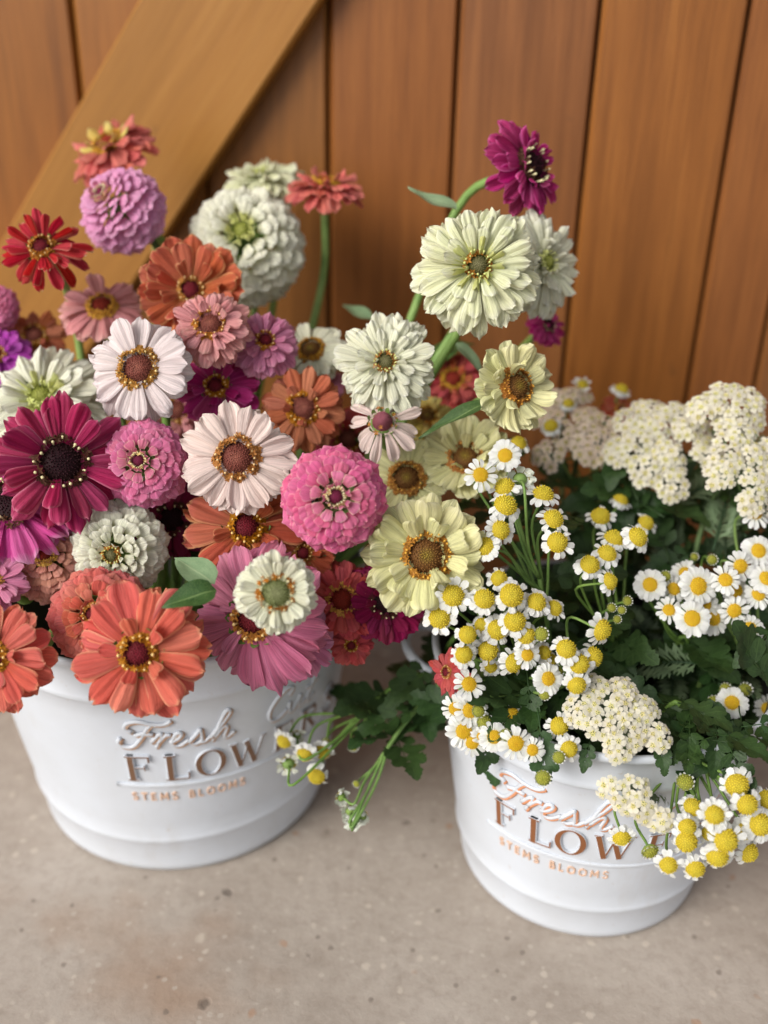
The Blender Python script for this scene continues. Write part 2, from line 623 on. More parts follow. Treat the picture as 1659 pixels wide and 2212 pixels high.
def build_bucket(name, label, cx, cy, rb, rtop, h, seed, layout, mats, ears):
    root = empty(name, (cx, cy, 0))
    tag(root, label, 'bucket')
    MC, MS = mats

    def rad(z):
        return rb + (rtop - rb) * z / h
    k = h / .28
    rz = h - .045 * k
    # outside profile (z, extra), rolled lip, wall thickness, inside
    out = [(0.0, -.006), (.0015, -.002), (.005, 0), (.0105, .0006), (.0125, .0002), (.05 * k - .006, 0), (.05 * k - .003, .0012), (.05 * k, .0022), (.05 * k + .003, .0012), (.05 * k + .006, 0)]
    for i in range(1, 10):
        z = .05 * k + .006 + (rz - .05 * k - .012) * i / 10
        out.append((z, 0))
    out += [(rz - .006, 0), (rz - .003, .0018), (rz, .003), (rz + .003, .0018), (rz + .006, .0002), (h - .02, .0), (h - .010, .0), (h - .008, .003), (h - .004, .0048), (h, .0036), (h + .0012, .0008), (h - .001, -.002)]
    prof = [(rad(z) + e, z) for z, e in out]
    ins = [(rad(h - .012) - .003, h - .012), (rad(h * .5) - .003, h * .5), (rad(.006) - .003, .006), (0.0005, .005)]
    nprof = len(prof)
    prof = [(.0005, 0.0)] + prof + ins
    N = 96
    vs, fs, fm = [], [], []
    rr = random.Random(seed)
    ph = [rr.uniform(0, 6.28) for _ in range(6)]
    for j, (r, z) in enumerate(prof):
        for i in range(N):
            a = 2 * math.pi * i / N
            d = .0006 * math.sin(3 * a + ph[0] + z * 20) + .0004 * math.sin(5 * a + ph[1] - z * 31)
            q = r + d * min(1, z / .05)
            vs.append((q * math.sin(a), -q * math.cos(a), z))
    for j in range(len(prof) - 1):
        for i in range(N):
            i2 = (i + 1) % N
            fs.append([j * N + i, j * N + i2, (j + 1) * N + i2, (j + 1) * N + i])
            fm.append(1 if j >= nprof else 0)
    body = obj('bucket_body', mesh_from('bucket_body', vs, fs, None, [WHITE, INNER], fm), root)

    def cone(s, z, off, s0):
        r = rad(z)
        a = s0 + s / rad(layout['zb'])
        return Vector(((r + off) * math.sin(a), -(r + off) * math.cos(a), z))

    def strip(mb, pts, thick, height, s_at, z_at, cap, mtop, mside):
        """a raised bar that follows the curve of the bucket"""
        pts = [Vector((p[0], p[1])) for p in pts]
        den = []
        for a, b in zip(pts[:-1], pts[1:]):
            m = max(1, int((b - a).length / .18))
            den += [a + (b - a) * (i / m) for i in range(m)]
        den.append(pts[-1])
        n = len(den)
        L, R_ = [], []
        for i, p in enumerate(den):
            d = (den[min(i + 1, n - 1)] - den[max(i - 1, 0)]).normalized()
            nn = Vector((-d.y, d.x)) * thick / 2
            L.append(p + nn)
            R_.append(p - nn)
        vs = []
        for a, b in zip(L, R_):
            ai, bi = a * .88 + b * .12, a * .12 + b * .88
            for q, hh in ((a, -.0008), (a, height * .72), (ai, height), (bi, height), (b, height * .72), (b, -.0008)):
                vs.append(cone(s_at + q.x * cap, z_at + q.y * cap, hh, layout['a0']))
        fside, ftop = [], []
        for i in range(n - 1):
            for k_ in range(5):
                f = [i * 6 + k_, i * 6 + k_ + 1, (i + 1) * 6 + k_ + 1, (i + 1) * 6 + k_]
                (ftop if k_ == 2 else fside).append(f)
        for e in (0, n - 1):
            fside.append([e * 6 + q for q in range(6)])
        b0 = len(mb.v)
        mb.add(vs, [], None, 0)
        for f in fside:
            mb.f.append([x + b0 for x in f]); mb.fm.append(mside)
        for f in ftop:
            mb.f.append([x + b0 for x in f]); mb.fm.append(mtop)

    cap = layout['cap']
    s = 0.0
    for ch, s in zip('FLOWERS', layout['spos']):
        mb = MB()
        strokes, wd = SER[ch]
        if strokes == 'O':
            n = 28
            prev = None
            vs = []
            for i in range(n):
                a = 2 * math.pi * i / n
                ca, sa = math.cos(a), math.sin(a)
                o_ = Vector((.44 + .44 * ca, .5 + .52 * sa))
                i_ = Vector((.44 + .25 * ca, .5 + .46 * sa))
                om, im = o_ * .9 + i_ * .1, o_ * .1 + i_ * .9
                for q, hh in ((o_, -.0008), (o_, .0018), (om, .0025), (im, .0025), (i_, .0018), (i_, -.0008)):
                    vs.append(cone(s + q.x * cap, layout['zb'] + q.y * cap, hh, layout['a0']))
            b0 = len(mb.v)
            mb.add(vs, [])
            for i in range(n):
                j = (i + 1) % n
                for k_ in range(5):
                    mb.f.append([i * 6 + k_, j * 6 + k_, j * 6 + k_ + 1, i * 6 + k_ + 1])
                    mb.fm.append(0 if k_ == 2 else 1)
        else:
            for q, (pts, th) in enumerate(strokes):
                strip(mb, pts, th, .0025 - .00012 * q, s, layout['zb'], cap, 0, 1)
        lo = obj('letter', mb.mesh('letter_' + ch, [MC, WHITE], False), root)
    # underline ridge
    mb = MB()
    strip(mb, [(-.4, 0), (7.6, 0)], .13, .0014, layout['spos'][0], layout['zu'], cap, 0, 0)
    obj('underline_ridge', mb.mesh('underline_ridge', [WHITE], True), root)
    # script line, each letter a raised rounded stroke
    sc = layout['scap']
    for letter in SCRIPT:
        mb = MB()
        for q, st in enumerate(letter):
            pts = catmull([(p[0] + p[1] * .12, p[1], 0) for p in st], 4)
            for (dx, dy, off, ra, rb_, mi) in ((.0007, -.0009, .0003, .0024, .0019, 0), (-.0005, .0006, .0010, .0021, .0016, 1)):
                tp = [cone(layout['ss'] + p.x * sc + dx, layout['zs'] + p.y * sc + dy, off, layout['a0']) for p in pts]
                mb.tube(tp, ra, rb_, 6, mi)
        obj('letter', mb.mesh('script_letter', [MS, WHITE], True), root)
    # small capitals
    x = layout['sm']
    smc = layout['smc']
    for ch in 'STEMS BLOOMS':
        if ch == ' ':
            x += smc * .75
            continue
        st, wd = SAN[ch]
        mb = MB()
        for q, pts in enumerate(st):
            strip(mb, pts, .17, .0009 - .00006 * q, x, layout['zm'], smc, 0, 0)
        obj('letter', mb.mesh('small_letter_' + ch, [SMALL], False), root)
        x += smc * (wd + .30)
    # side ears holding a flat loop handle
    for a in ears:
        mb = MB()
        ra = rad(h - .03) + .0045
        base = Vector((math.sin(a), -math.cos(a), 0))
        tan = Vector((math.cos(a), math.sin(a), 0))
        pts = []
        for i in range(13):
            t = math.pi * i / 12
            pts.append(base * (ra + .030 * math.sin(t)) + tan * (.036 * math.cos(t)) + Vector((0, 0, h - .03 + .012 * math.sin(t))))
        mb.tube(pts, .0045, .0045, 8)
        obj('handle', mb.mesh('handle', [WHITE]), root)
    return root


LB = dict(c=(-.213, .885), rb=.150, rt=.192, h=.28)
RB = dict(c=(.205, .782), rb=.117, rt=.154, h=.25)
build_bucket('flower_bucket', 'larger white enamel bucket with raised flower lettering, packed with zinnias', -.213, .885, .150, .192, .28, 3,
             dict(a0=0, cap=.0325, spos=[-.014, .020, .046, .077, .122, .154, .190], zb=.137, zu=.1285, scap=.0315, ss=-.016, zs=.180, sm=-.0145, smc=.0095, zm=.109), (COPPER_L, SCRIPT_L), ())
build_bucket('flower_bucket', 'smaller white enamel bucket with copper script lettering, holding daisies and yarrow', .205, .782, .117, .154, .25, 5,
             dict(a0=0, cap=.031, spos=[-.1095, -.0755, -.053, -.021, .024, .056, .09], zb=.121, zu=.110, scap=.0335, ss=-.112, zs=.158, sm=-.107, smc=.0092, zm=.093), (COPPER, SCRIPT_R), (-1.75,))

# ------------------------------------------------------------------ petals
PK = {  # curl, curl power, cup, base width, widest v, tip roundness, notch, ripple
 'flat':  dict(curl=-.38, cp=1.6, cup=.12, wb=.34, wv=.76, tr=.62, no=.05, rip=.03),
 'droop': dict(curl=-.95, cp=1.2, cup=.18, wb=.34, wv=.74, tr=.60, no=.05, rip=.04),
 'lift':  dict(curl=.32, cp=1.5, cup=-.14, wb=.34, wv=.74, tr=.75, no=.02, rip=.03),
 'spoon': dict(curl=.55, cp=1.3, cup=-.30, wb=.40, wv=.68, tr=.9, no=.02, rip=.02),
 'scale': dict(curl=-.70, cp=2.4, cup=-.10, wb=.55, wv=.70, tr=.80, no=.04, rip=.04),
 'strap': dict(curl=-.22, cp=2.0, cup=-.22, wb=.42, wv=.80, tr=.65, no=.04, rip=.03),
 'quill': dict(curl=.15, cp=1.4, cup=-.9, wb=.5, wv=.7, tr=.8, no=0, rip=.0),
 'daisy': dict(curl=-.42, cp=1.4, cup=.16, wb=.5, wv=.70, tr=.6, no=.06, rip=.02, nu=4, nv=4),
 'daisyd': dict(curl=-1.5, cp=1.0, cup=.22, wb=.5, wv=.70, tr=.6, no=.06, rip=.04, nu=4, nv=4),
}
_pm = {}


def petal_mesh(kind, var, mat):
    key = (kind, var, mat.name)
    if key in _pm:
        return _pm[key]
    k = PK[kind]
    rr = random.Random(kind + str(var))
    nu, nv = k.get('nu', 10), k.get('nv', 7)
    wild = 1.0 if kind in ('scale', 'quill', 'daisy') else 1.9
    curl = k['curl'] * (1 + rr.uniform(-.3, .35) * wild) + rr.uniform(-.06, .06) * wild
    cup = k['cup'] * rr.uniform(.7, 1.3)
    skew = rr.uniform(-.07, .07) * wild
    ph = rr.uniform(0, 6.28)
    rip = k['rip'] * rr.uniform(.6, 1.4) * (1.5 if wild > 1 else 1)
    notch = k['no'] * rr.uniform(.2, 1.5)
    # centre line
    cx, cz = [0.0], [0.0]
    sub = 6
    for i in range(nv * sub):
        v = (i + .5) / (nv * sub)
        a = curl * v ** k['cp'] * 1.25
        cx.append(cx[-1] + math.cos(a) / (nv * sub))
        cz.append(cz[-1] + math.sin(a) / (nv * sub))
    vs, uv, fs = [], [], []
    for j in range(nv + 1):
        v = (j / nv) ** .9 if nv < 6 else (0, .2, .42, .62, .78, .90, .97, 1.0)[j]
        fi = v * nv * sub
        i0 = min(int(fi), nv * sub - 1)
        fr = fi - i0
        x0 = cx[i0] + (cx[i0 + 1] - cx[i0]) * fr
        z0 = cz[i0] + (cz[i0 + 1] - cz[i0]) * fr
        a = curl * v ** k['cp'] * 1.25
        if v < k['wv']:
            q = v / k['wv']
            hw = k['wb'] + (1 - k['wb']) * (q * q * (3 - 2 * q)) ** .8
        else:
            q = (v - k['wv']) / (1 - k['wv'])
            hw = math.sqrt(max(0.0, 1 - (.86 if nv > 5 else .75) * q ** 2.4))
        hw *= .5
        for i in range(nu + 1):
            u = -1 + 2 * i / nu
            y = u * hw + skew * v * v
            tipx = -k['tr'] * .10 * abs(u) ** 2.4 * max(0, (v - .5) / .5) ** 1.5
            if v > .8:
                tipx += -notch * math.exp(-(u / .28) ** 2) * ((v - .8) / .2) + notch * .3 * math.cos(u * 7 + ph) * ((v - .8) / .2)
            zz = cup * u * u * hw * (.5 + .5 * v) + rip * math.sin(u * 2.6 + ph + v * 2) * v + rip * .5 * math.cos(u * 6 + ph) * v + .06 * math.cos(u * 9.42 + skew * 6) * hw * min(1, v * 2.5)
            vs.append((x0 + tipx * math.cos(a) - zz * math.sin(a), y, z0 + tipx * math.sin(a) + zz * math.cos(a)))
            uv.append((i / nu, v))
    for j in range(nv):
        for i in range(nu):
            a = j * (nu + 1) + i
            fs.append([a, a + nu + 1, a + nu + 2, a + 1])
    me = mesh_from('petal_' + kind, vs, fs, uv, [mat])
    _pm[key] = me
    return me


# ------------------------------------------------------------------ discs and florets
_dm = {}


def disc_mesh(rd, hd, nb, mat, key, spike=1.0):
    """domed centre covered with spiralling scales; unit scale, uv.x = radius, uv.y = height on the scale"""
    if key in _dm:
        return _dm[key]
    mb = MB()
    rings, seg = 6, 20
    vs, uv, fs = [], [], []

    def dome(q):
        return hd * (1 - q ** 2.4) - .10 * hd * math.exp(-(q / .22) ** 2)
    for j in range(rings + 1):
        q = j / rings
        for i in range(seg):
            a = 2 * math.pi * i / seg
            vs.append((rd * q * math.cos(a), rd * q * math.sin(a), dome(q)))
            uv.append((q, .12))
    for j in range(rings):
        for i in range(seg):
            i2 = (i + 1) % seg
            fs.append([j * seg + i, (j + 1) * seg + i, (j + 1) * seg + i2, j * seg + i2])
    mb.add(vs, fs, uv)
    rr = random.Random(str(key))
    for n in range(nb):
        q = math.sqrt((n + .5) / nb)
        a = n * 2.399963 + rr.uniform(-.1, .1)
        x, y = rd * q * math.cos(a), rd * q * math.sin(a)
        b = Vector((x, y, dome(q)))
        e = .05
        nrm = Vector((math.cos(a) * (dome(max(0, q - e)) - dome(min(1, q + e))) / (2 * e * rd), math.sin(a) * (dome(max(0, q - e)) - dome(min(1, q + e))) / (2 * e * rd), 1)).normalized()
        inw = Vector((-math.cos(a), -math.sin(a), 0))
        t1 = (inw - nrm * inw.dot(nrm)).normalized()
        t2 = nrm.cross(t1)
        sz = rd * 1.05 / math.sqrt(nb) * rr.uniform(.8, 1.15)
        hh = sz * 1.5 * spike * rr.uniform(.6, 1.2)
        tip = b + nrm * hh + t1 * sz * .55 * spike + t2 * rr.uniform(-.35, .35) * sz
        p = [b + t1 * sz * .7, b + t2 * sz * .75, b - t1 * sz * .7, b - t2 * sz * .75]
        md = [x_ * .5 + (b + nrm * hh * .9) * .5 for x_ in p]
        mb.add(p + md + [tip], [[0, 1, 5, 4], [1, 2, 6, 5], [2, 3, 7, 6], [3, 0, 4, 7], [4, 5, 8], [5, 6, 8], [6, 7, 8], [7, 4, 8]], [(q, .1)] * 4 + [(q, .6)] * 4 + [(q, 1.0)])
    me = mb.mesh('disc', [mat])
    _dm[key] = me
    return me


def ring_mesh(key, rd, hd, n_pearl, n_star, mats, rows=2, size=1.0):
    if key in _dm:
        return _dm[key]
    mb = MB()
    rr = random.Random(str(key))
    for n in range(n_pearl):
        a = 2 * math.pi * n / n_pearl + rr.uniform(-.12, .12)
        r = rd * rr.uniform(.92, 1.22)
        z = hd * rr.uniform(.55, 1.0)
        b = Vector((r * math.cos(a), r * math.sin(a), z * .35))
        d = Vector((math.cos(a) * .35, math.sin(a) * .35, 1)).normalized()
        top = b + d * (.07 + .05 * rr.random())
        s = .0215 * size * rr.uniform(.75, 1.2)
        mb.tube([b, b * .5 + top * .5, top], s * .55, s * .6, 5, 0)
        # pearl
        vs, fs = [], []
        for j, (pr, pz) in enumerate(((.6, -.8), (1, -.2), (.85, .5), (.35, .95))):
            for i in range(6):
                t = 2 * math.pi * i / 6
                vs.append(top + Vector((pr * s * math.cos(t), pr * s * math.sin(t), pz * s)))
        for j in range(3):
            for i in range(6):
                fs.append([j * 6 + i, j * 6 + (i + 1) % 6, (j + 1) * 6 + (i + 1) % 6, (j + 1) * 6 + i])
        fs.append([18 + i for i in range(6)])
        mb.add(vs, fs, [(0, 1)] * 24, 0)
    for n in range(n_star):
        a = rr.uniform(0, 6.28)
        r = rd * rr.uniform(.98, 1.42)
        b = Vector((r * math.cos(a), r * math.sin(a), hd * (.75 - .75 * (r / rd - .98) / .44) * rr.uniform(.5, 1.2)))
        ax = Vector((math.cos(a) * rr.uniform(.2, 1.1), math.sin(a) * rr.uniform(.2, 1.1), 1)).normalized()
        M = frame(ax, rr.uniform(0, 6), b)
        L = .062 * size * rr.uniform(.7, 1.2)
        for k in range(5):
            t = 2 * math.pi * k / 5
            p = [M @ Vector((0, 0, 0)), M @ Vector((L * .6 * math.cos(t - .5), L * .6 * math.sin(t - .5), L * .5)), M @ Vector((L * 1.1 * math.cos(t), L * 1.1 * math.sin(t), L * .45)), M @ Vector((L * .6 * math.cos(t + .5), L * .6 * math.sin(t + .5), L * .5))]
            mb.add(p, [[0, 1, 2, 3]], [(0, .5)] * 4, 1)
    me = mb.mesh('floret_ring', mats)
    _dm[key] = me
    return me


GOLD = simple_mat('floret_gold', C(196, 140, 40), C(226, 178, 72), 300, .6)
GOLDP = simple_mat('floret_pale', C(224, 190, 120), C(240, 214, 150), 300, .55)
RUST = simple_mat('floret_rust', C(132, 80, 26), C(198, 136, 42), 300, .7)
CREAMP = simple_mat('floret_cream', C(222, 212, 160), C(238, 230, 184), 300, .55)
LIME = simple_mat('floret_lime', C(196, 204, 112), C(220, 224, 150), 300, .6)
DARKR = simple_mat('floret_dark', C(58, 24, 22), C(96, 58, 34), 300, .7)

DISC = {  # radius, height, bumps, disc material, ring(pearls, stars, pearl mat, star mat), spike
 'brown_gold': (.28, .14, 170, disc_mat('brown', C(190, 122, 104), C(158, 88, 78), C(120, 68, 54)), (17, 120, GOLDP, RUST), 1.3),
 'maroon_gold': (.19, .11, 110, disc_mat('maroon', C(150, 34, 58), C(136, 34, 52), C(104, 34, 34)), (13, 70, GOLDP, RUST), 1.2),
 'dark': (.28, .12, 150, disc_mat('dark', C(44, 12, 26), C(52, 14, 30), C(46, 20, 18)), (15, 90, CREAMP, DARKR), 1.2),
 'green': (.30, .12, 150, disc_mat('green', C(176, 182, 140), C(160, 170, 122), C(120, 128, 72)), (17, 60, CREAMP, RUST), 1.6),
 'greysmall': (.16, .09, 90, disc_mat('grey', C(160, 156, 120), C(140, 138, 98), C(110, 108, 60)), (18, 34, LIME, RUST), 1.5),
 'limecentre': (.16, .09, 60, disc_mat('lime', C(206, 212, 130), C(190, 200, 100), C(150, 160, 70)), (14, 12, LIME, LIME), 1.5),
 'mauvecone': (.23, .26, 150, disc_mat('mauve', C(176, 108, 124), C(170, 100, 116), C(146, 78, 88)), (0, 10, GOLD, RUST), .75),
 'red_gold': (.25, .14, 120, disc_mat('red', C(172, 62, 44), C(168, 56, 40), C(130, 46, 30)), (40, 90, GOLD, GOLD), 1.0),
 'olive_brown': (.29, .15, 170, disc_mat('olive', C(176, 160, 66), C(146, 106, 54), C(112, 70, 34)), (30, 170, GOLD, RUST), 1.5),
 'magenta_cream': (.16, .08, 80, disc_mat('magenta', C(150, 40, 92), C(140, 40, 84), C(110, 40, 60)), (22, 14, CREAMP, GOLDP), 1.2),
}

# ------------------------------------------------------------------ petal colours
PC = {
 'coral':    petal_mat('coral', C(184, 70, 42), C(214, 90, 74), C(222, 100, 84), C(206, 120, 92), .16, C(224, 150, 112)),
 'coralpink': petal_mat('coral_pink', C(200, 92, 74), C(218, 100, 90), C(228, 118, 108), C(206, 112, 96), .14),
 'orange':   petal_mat('orange', C(176, 84, 40), C(190, 82, 54), C(202, 86, 68), C(192, 116, 70), .16, C(222, 158, 104)),
 'terracotta': petal_mat('terracotta', C(160, 78, 44), C(190, 98, 66), C(204, 112, 80), C(170, 86, 56), .16),
 'dusty':    petal_mat('dusty_pink', C(196, 100, 104), C(220, 138, 138), C(230, 164, 158), C(206, 130, 122), .16, None, .22, .35),
 'mauve':    petal_mat('mauve_pink', C(186, 82, 124), C(214, 122, 160), C(226, 150, 180), C(196, 110, 140), .14),
 'pink':     petal_mat('pink', C(208, 88, 122), C(222, 104, 148), C(228, 120, 164), C(214, 110, 160), .12, C(236, 160, 190)),
 'hotpink':  petal_mat('hot_pink', C(204, 68, 106), C(222, 92, 138), C(230, 110, 152), C(216, 96, 146), .12, C(238, 160, 172)),
 'lilac':    petal_mat('lilac_pink', C(230, 150, 190), C(234, 152, 198), C(240, 172, 212), C(222, 142, 188), .12),
 'rosepink': petal_mat('rose_pink', C(176, 70, 104), C(208, 108, 142), C(216, 126, 156), C(186, 92, 118), .24),
 'crimson':  petal_mat('crimson', C(116, 12, 50), C(158, 26, 72), C(176, 46, 90), C(176, 66, 106), .18, C(206, 110, 140)),
 'magenta':  petal_mat('magenta', C(124, 18, 66), C(168, 28, 94), C(186, 44, 112), C(170, 36, 108), .16, C(206, 84, 150)),
 'deepmagenta': petal_mat('deep_magenta', C(90, 10, 40), C(134, 18, 62), C(150, 28, 76), C(120, 20, 66), .16),
 'purple':   petal_mat('purple', C(140, 30, 130), C(176, 54, 170), C(196, 84, 190), C(150, 40, 140), .14),
 'red':      petal_mat('red', C(140, 14, 22), C(184, 22, 36), C(196, 34, 46), C(214, 186, 146), .18, C(206, 110, 92)),
 'redcoral': petal_mat('red_coral', C(170, 50, 50), C(204, 70, 70), C(214, 84, 84), C(184, 62, 60), .14),
 'bicolour': petal_mat('bicolour_pink', C(168, 16, 96), C(212, 70, 146), C(232, 166, 204), C(206, 120, 166), .16),
 'blush':    petal_mat('blush', C(222, 190, 178), C(238, 212, 202), C(243, 222, 213), C(230, 204, 196), .20, None, .18),
 'blushlilac': petal_mat('blush_lilac', C(222, 198, 194), C(240, 222, 220), C(244, 230, 230), C(232, 218, 216), .20, None, .18),
 'cream':    petal_mat('cream', C(222, 224, 170), C(236, 236, 204), C(240, 240, 222), C(224, 224, 184), .20, None, .18),
 'white':    petal_mat('white', C(226, 228, 172), C(242, 241, 214), C(246, 245, 228), C(228, 232, 206), .20, None, .18),
 'greenwhite': petal_mat('green_white', C(206, 212, 128), C(230, 232, 184), C(240, 240, 212), C(220, 222, 170), .20, C(238, 238, 206), .18),
 'lemon':    petal_mat('lemon', C(212, 206, 118), C(230, 226, 160), C(234, 230, 176), C(216, 212, 146), .20, None, .18),
 'lime':     petal_mat('lime', C(196, 204, 96), C(216, 220, 130), C(226, 228, 156), C(200, 206, 120), .12),
 'yellow':   petal_mat('yellow_tip', C(206, 166, 50), C(224, 196, 96), C(226, 208, 128), C(206, 170, 80), .12),
 'peach':    petal_mat('peach', C(206, 132, 92), C(222, 146, 124), C(228, 158, 142), C(206, 136, 112), .14),
 'stripe':   petal_mat('pale_rim_pink', C(206, 100, 120), C(224, 112, 150), C(232, 150, 172), C(218, 140, 140), .12, C(236, 200, 170)),
}
STEM = simple_mat('zinnia_stem', C(104, 134, 66), C(138, 164, 92), 40, .55, trans=.0)
CALYX = simple_mat('zinnia_calyx', C(84, 112, 52), C(128, 152, 80), 200, .6)


def leaf_mat(name, a, b, vein, trans=.15, rough=.5):
    t = NT(name)
    uv = t.n('ShaderNodeUVMap').outputs[0]
    sep = t.n('ShaderNodeSeparateXYZ')
    t.l(uv, sep.inputs[0])
    oi = t.n('ShaderNodeObjectInfo').outputs['Random']
    wv = t.math('MULTIPLY', oi, 30.0)
    n = t.noise(uv, 4, 4, .6, wv)
    col = t.ramp(n, [(.3, a), (.7, b)])
    e = t.math('ABSOLUTE', t.math('SUBTRACT', sep.outputs[0], .5))
    col = t.mix(t.ramp(e, [(.012, (.7, .7, .7, 1)), (.04, (0, 0, 0, 1))]), col, vein)
    cell = t.n('ShaderNodeTexVoronoi', feature='DISTANCE_TO_EDGE')
    cell.inputs['Scale'].default_value = 13
    t.l(t.mapping(uv, (1, 1.6, 1)), cell.inputs['Vector'])
    net = t.ramp(cell.outputs['Distance'], [(.0, (1, 1, 1, 1)), (.07, (0, 0, 0, 1))])
    col = t.mix(t.math('MULTIPLY', net, .35), col, vein)
    g = t.n('ShaderNodeNewGeometry')
    pale = t.mix(.45, col, C(150, 170, 130))
    col = t.mix(g.outputs['Backfacing'], col, pale)
    col, _ = jitter(t, col, .012, .16)
    return t.pbr(col, rough, t.bump(n, .3, .002), .35, trans)


ZLEAF = leaf_mat('zinnia_leaf', C(44, 72, 32), C(66, 96, 46), C(128, 150, 92))
ZLEAF2 = leaf_mat('zinnia_leaf_pale', C(112, 140, 104), C(136, 160, 122), C(160, 178, 140))
FLEAF = leaf_mat('feverfew_leaf', C(34, 56, 26), C(54, 80, 38), C(68, 94, 50))
YLEAF = leaf_mat('yarrow_leaf', C(40, 60, 40), C(58, 82, 52), C(66, 90, 60))


def zleaf_mesh(mat, key, fold=.25, curl=-.5, wid=.36):
    k = ('zl', mat.name, key)
    if k in _dm:
        return _dm[k]
    nu, nv = 6, 10
    vs, uv, fs = [], [], []
    x = z = 0.0
    for j in range(nv + 1):
        v = j / nv
        a = curl * v
        if j:
            x += math.cos(a) / nv
            z += math.sin(a) / nv
        hw = wid * .5 * max(.0, (math.sin(math.pi * min(1, v ** .62 * 1.0)) ** .85)) + .012 * (1 - v)
        for i in range(nu + 1):
            u = -1 + 2 * i / nu
            zz = fold * abs(u) * hw + .015 * math.sin(v * 9 + u * 2)
            vs.append((x - zz * math.sin(a), u * hw, z + zz * math.cos(a)))
            uv.append((i / nu, v))
    for j in range(nv):
        for i in range(nu):
            a = j * (nu + 1) + i
            fs.append([a, a + nu + 1, a + nu + 2, a + 1])
    _dm[k] = mesh_from('leaf', vs, fs, uv, [mat])
    return _dm[k]


def lobed_mesh(var):
    """feverfew leaf: midrib with paired, toothed lobes"""
    k = ('fl', var)
    if k in _dm:
        return _dm[k]
    rr = random.Random(100 + var)
    mb = MB()
    curl = rr.choice((-.8, -.5, -.25, .25))

    def bend(x, y, z=0):
        a = curl * x
        r = 1 / curl if abs(curl) > .05 else None
        if r:
            return Vector((math.sin(a) * r, y, (1 - math.cos(a)) * r + z + .25 * abs(y) + .03 * math.sin(9 * x + 6 * y)))
        return Vector((x, y, z + .25 * abs(y)))
    lobes = [(.16, .24, .70), (.34, .34, .62), (.54, .33, .5), (.72, .22, .36)]
    def blade(bx, by, ang, L, Wd):
        # one lobe: tapered base, widened, three blunt teeth
        prof = [(0, .16), (.25, .30), (.5, .42), (.62, .5), (.70, .40), (.82, .40), (.88, .27), (.95, .24), (1.0, .10)]
        ca, sa = math.cos(ang), math.sin(ang)
        vs, uv = [], []
        for (t, hw) in prof:
            hw = hw * Wd * rr.uniform(.88, 1.12)
            for sgn in (-1, 0, 1):
                x = t * L + (.03 * L if sgn == 0 else 0)
                y = sgn * hw
                X, Y = bx + x * ca - y * sa, by + x * sa + y * ca
                vs.append(bend(X, Y))
                uv.append((.5 + sgn * .5, t))
        fs = []
        for i in range(len(prof) - 1):
            for s in (0, 1):
                fs.append([i * 3 + s, (i + 1) * 3 + s, (i + 1) * 3 + s + 1, i * 3 + s + 1])
        mb.add(vs, fs, uv)
    for x, L, ang in lobes:
        for sg in (-1, 1):
            blade(x, sg * .015, sg * (ang + rr.uniform(-.1, .1)) * 1.15, L * rr.uniform(.9, 1.15), .22 * L / .3)
    blade(.74, 0, 0, .34, .26)
    # petiole and midrib
    mb.tube([bend(-.25 + 1.1 * i / 8, 0, -.012) for i in range(9)], .016, .006, 5)
    _dm[k] = mb.mesh('leaf', [FLEAF])
    return _dm[k]


def feather_mesh(var):
    k = ('yf', var)
    if k in _dm:
        return _dm[k]
    rr = random.Random(300 + var)
    mb = MB()
    curl = rr.uniform(-1.0, .2) or .1

    def bend(x, y, z=0):
        a = curl * x
        r = 1 / curl
        return Vector((math.sin(a) * r, y, (1 - math.cos(a)) * r + z))
    mb.tube([bend(i / 10, 0) for i in range(11)], .011, .004, 4)
    n = 26
    for i in range(n):
        t = .12 + .86 * i / n
        L = .20 * math.sin(math.pi * (t ** .8)) ** .7 + .03
        for sg in (-1, 1):
            ang = .9 + rr.uniform(-.2, .2)
            d = Vector((math.cos(ang), sg * math.sin(ang)))
            b = Vector((t, 0))
            for w_, l_, off in ((.016, 1, 0), (.012, .5, .45), (.012, .45, -.45)):
                dd = Vector((math.cos(ang + off), sg * math.sin(ang + off)))
                b0 = b + d * (L * .35 if off else 0)
                e = b0 + dd * L * l_
                nn = Vector((-dd.y, dd.x)) * w_
                zt = rr.uniform(.0, .06)
                p = [bend(b0.x - nn.x * .6, b0.y - nn.y * .6), bend(b0.x + nn.x * .6, b0.y + nn.y * .6), bend(e.x, e.y, zt), ]
                m1 = (b0 + e) / 2
                p = [bend(b0.x, b0.y), bend(m1.x + nn.x, m1.y + nn.y, zt * .5), bend(e.x, e.y, zt), bend(m1.x - nn.x, m1.y - nn.y, zt * .5)]
                mb.add(p, [[0, 1, 2, 3]], [(.2, .5)] * 4)
    _dm[k] = mb.mesh('leaf', [YLEAF])
    return _dm[k]


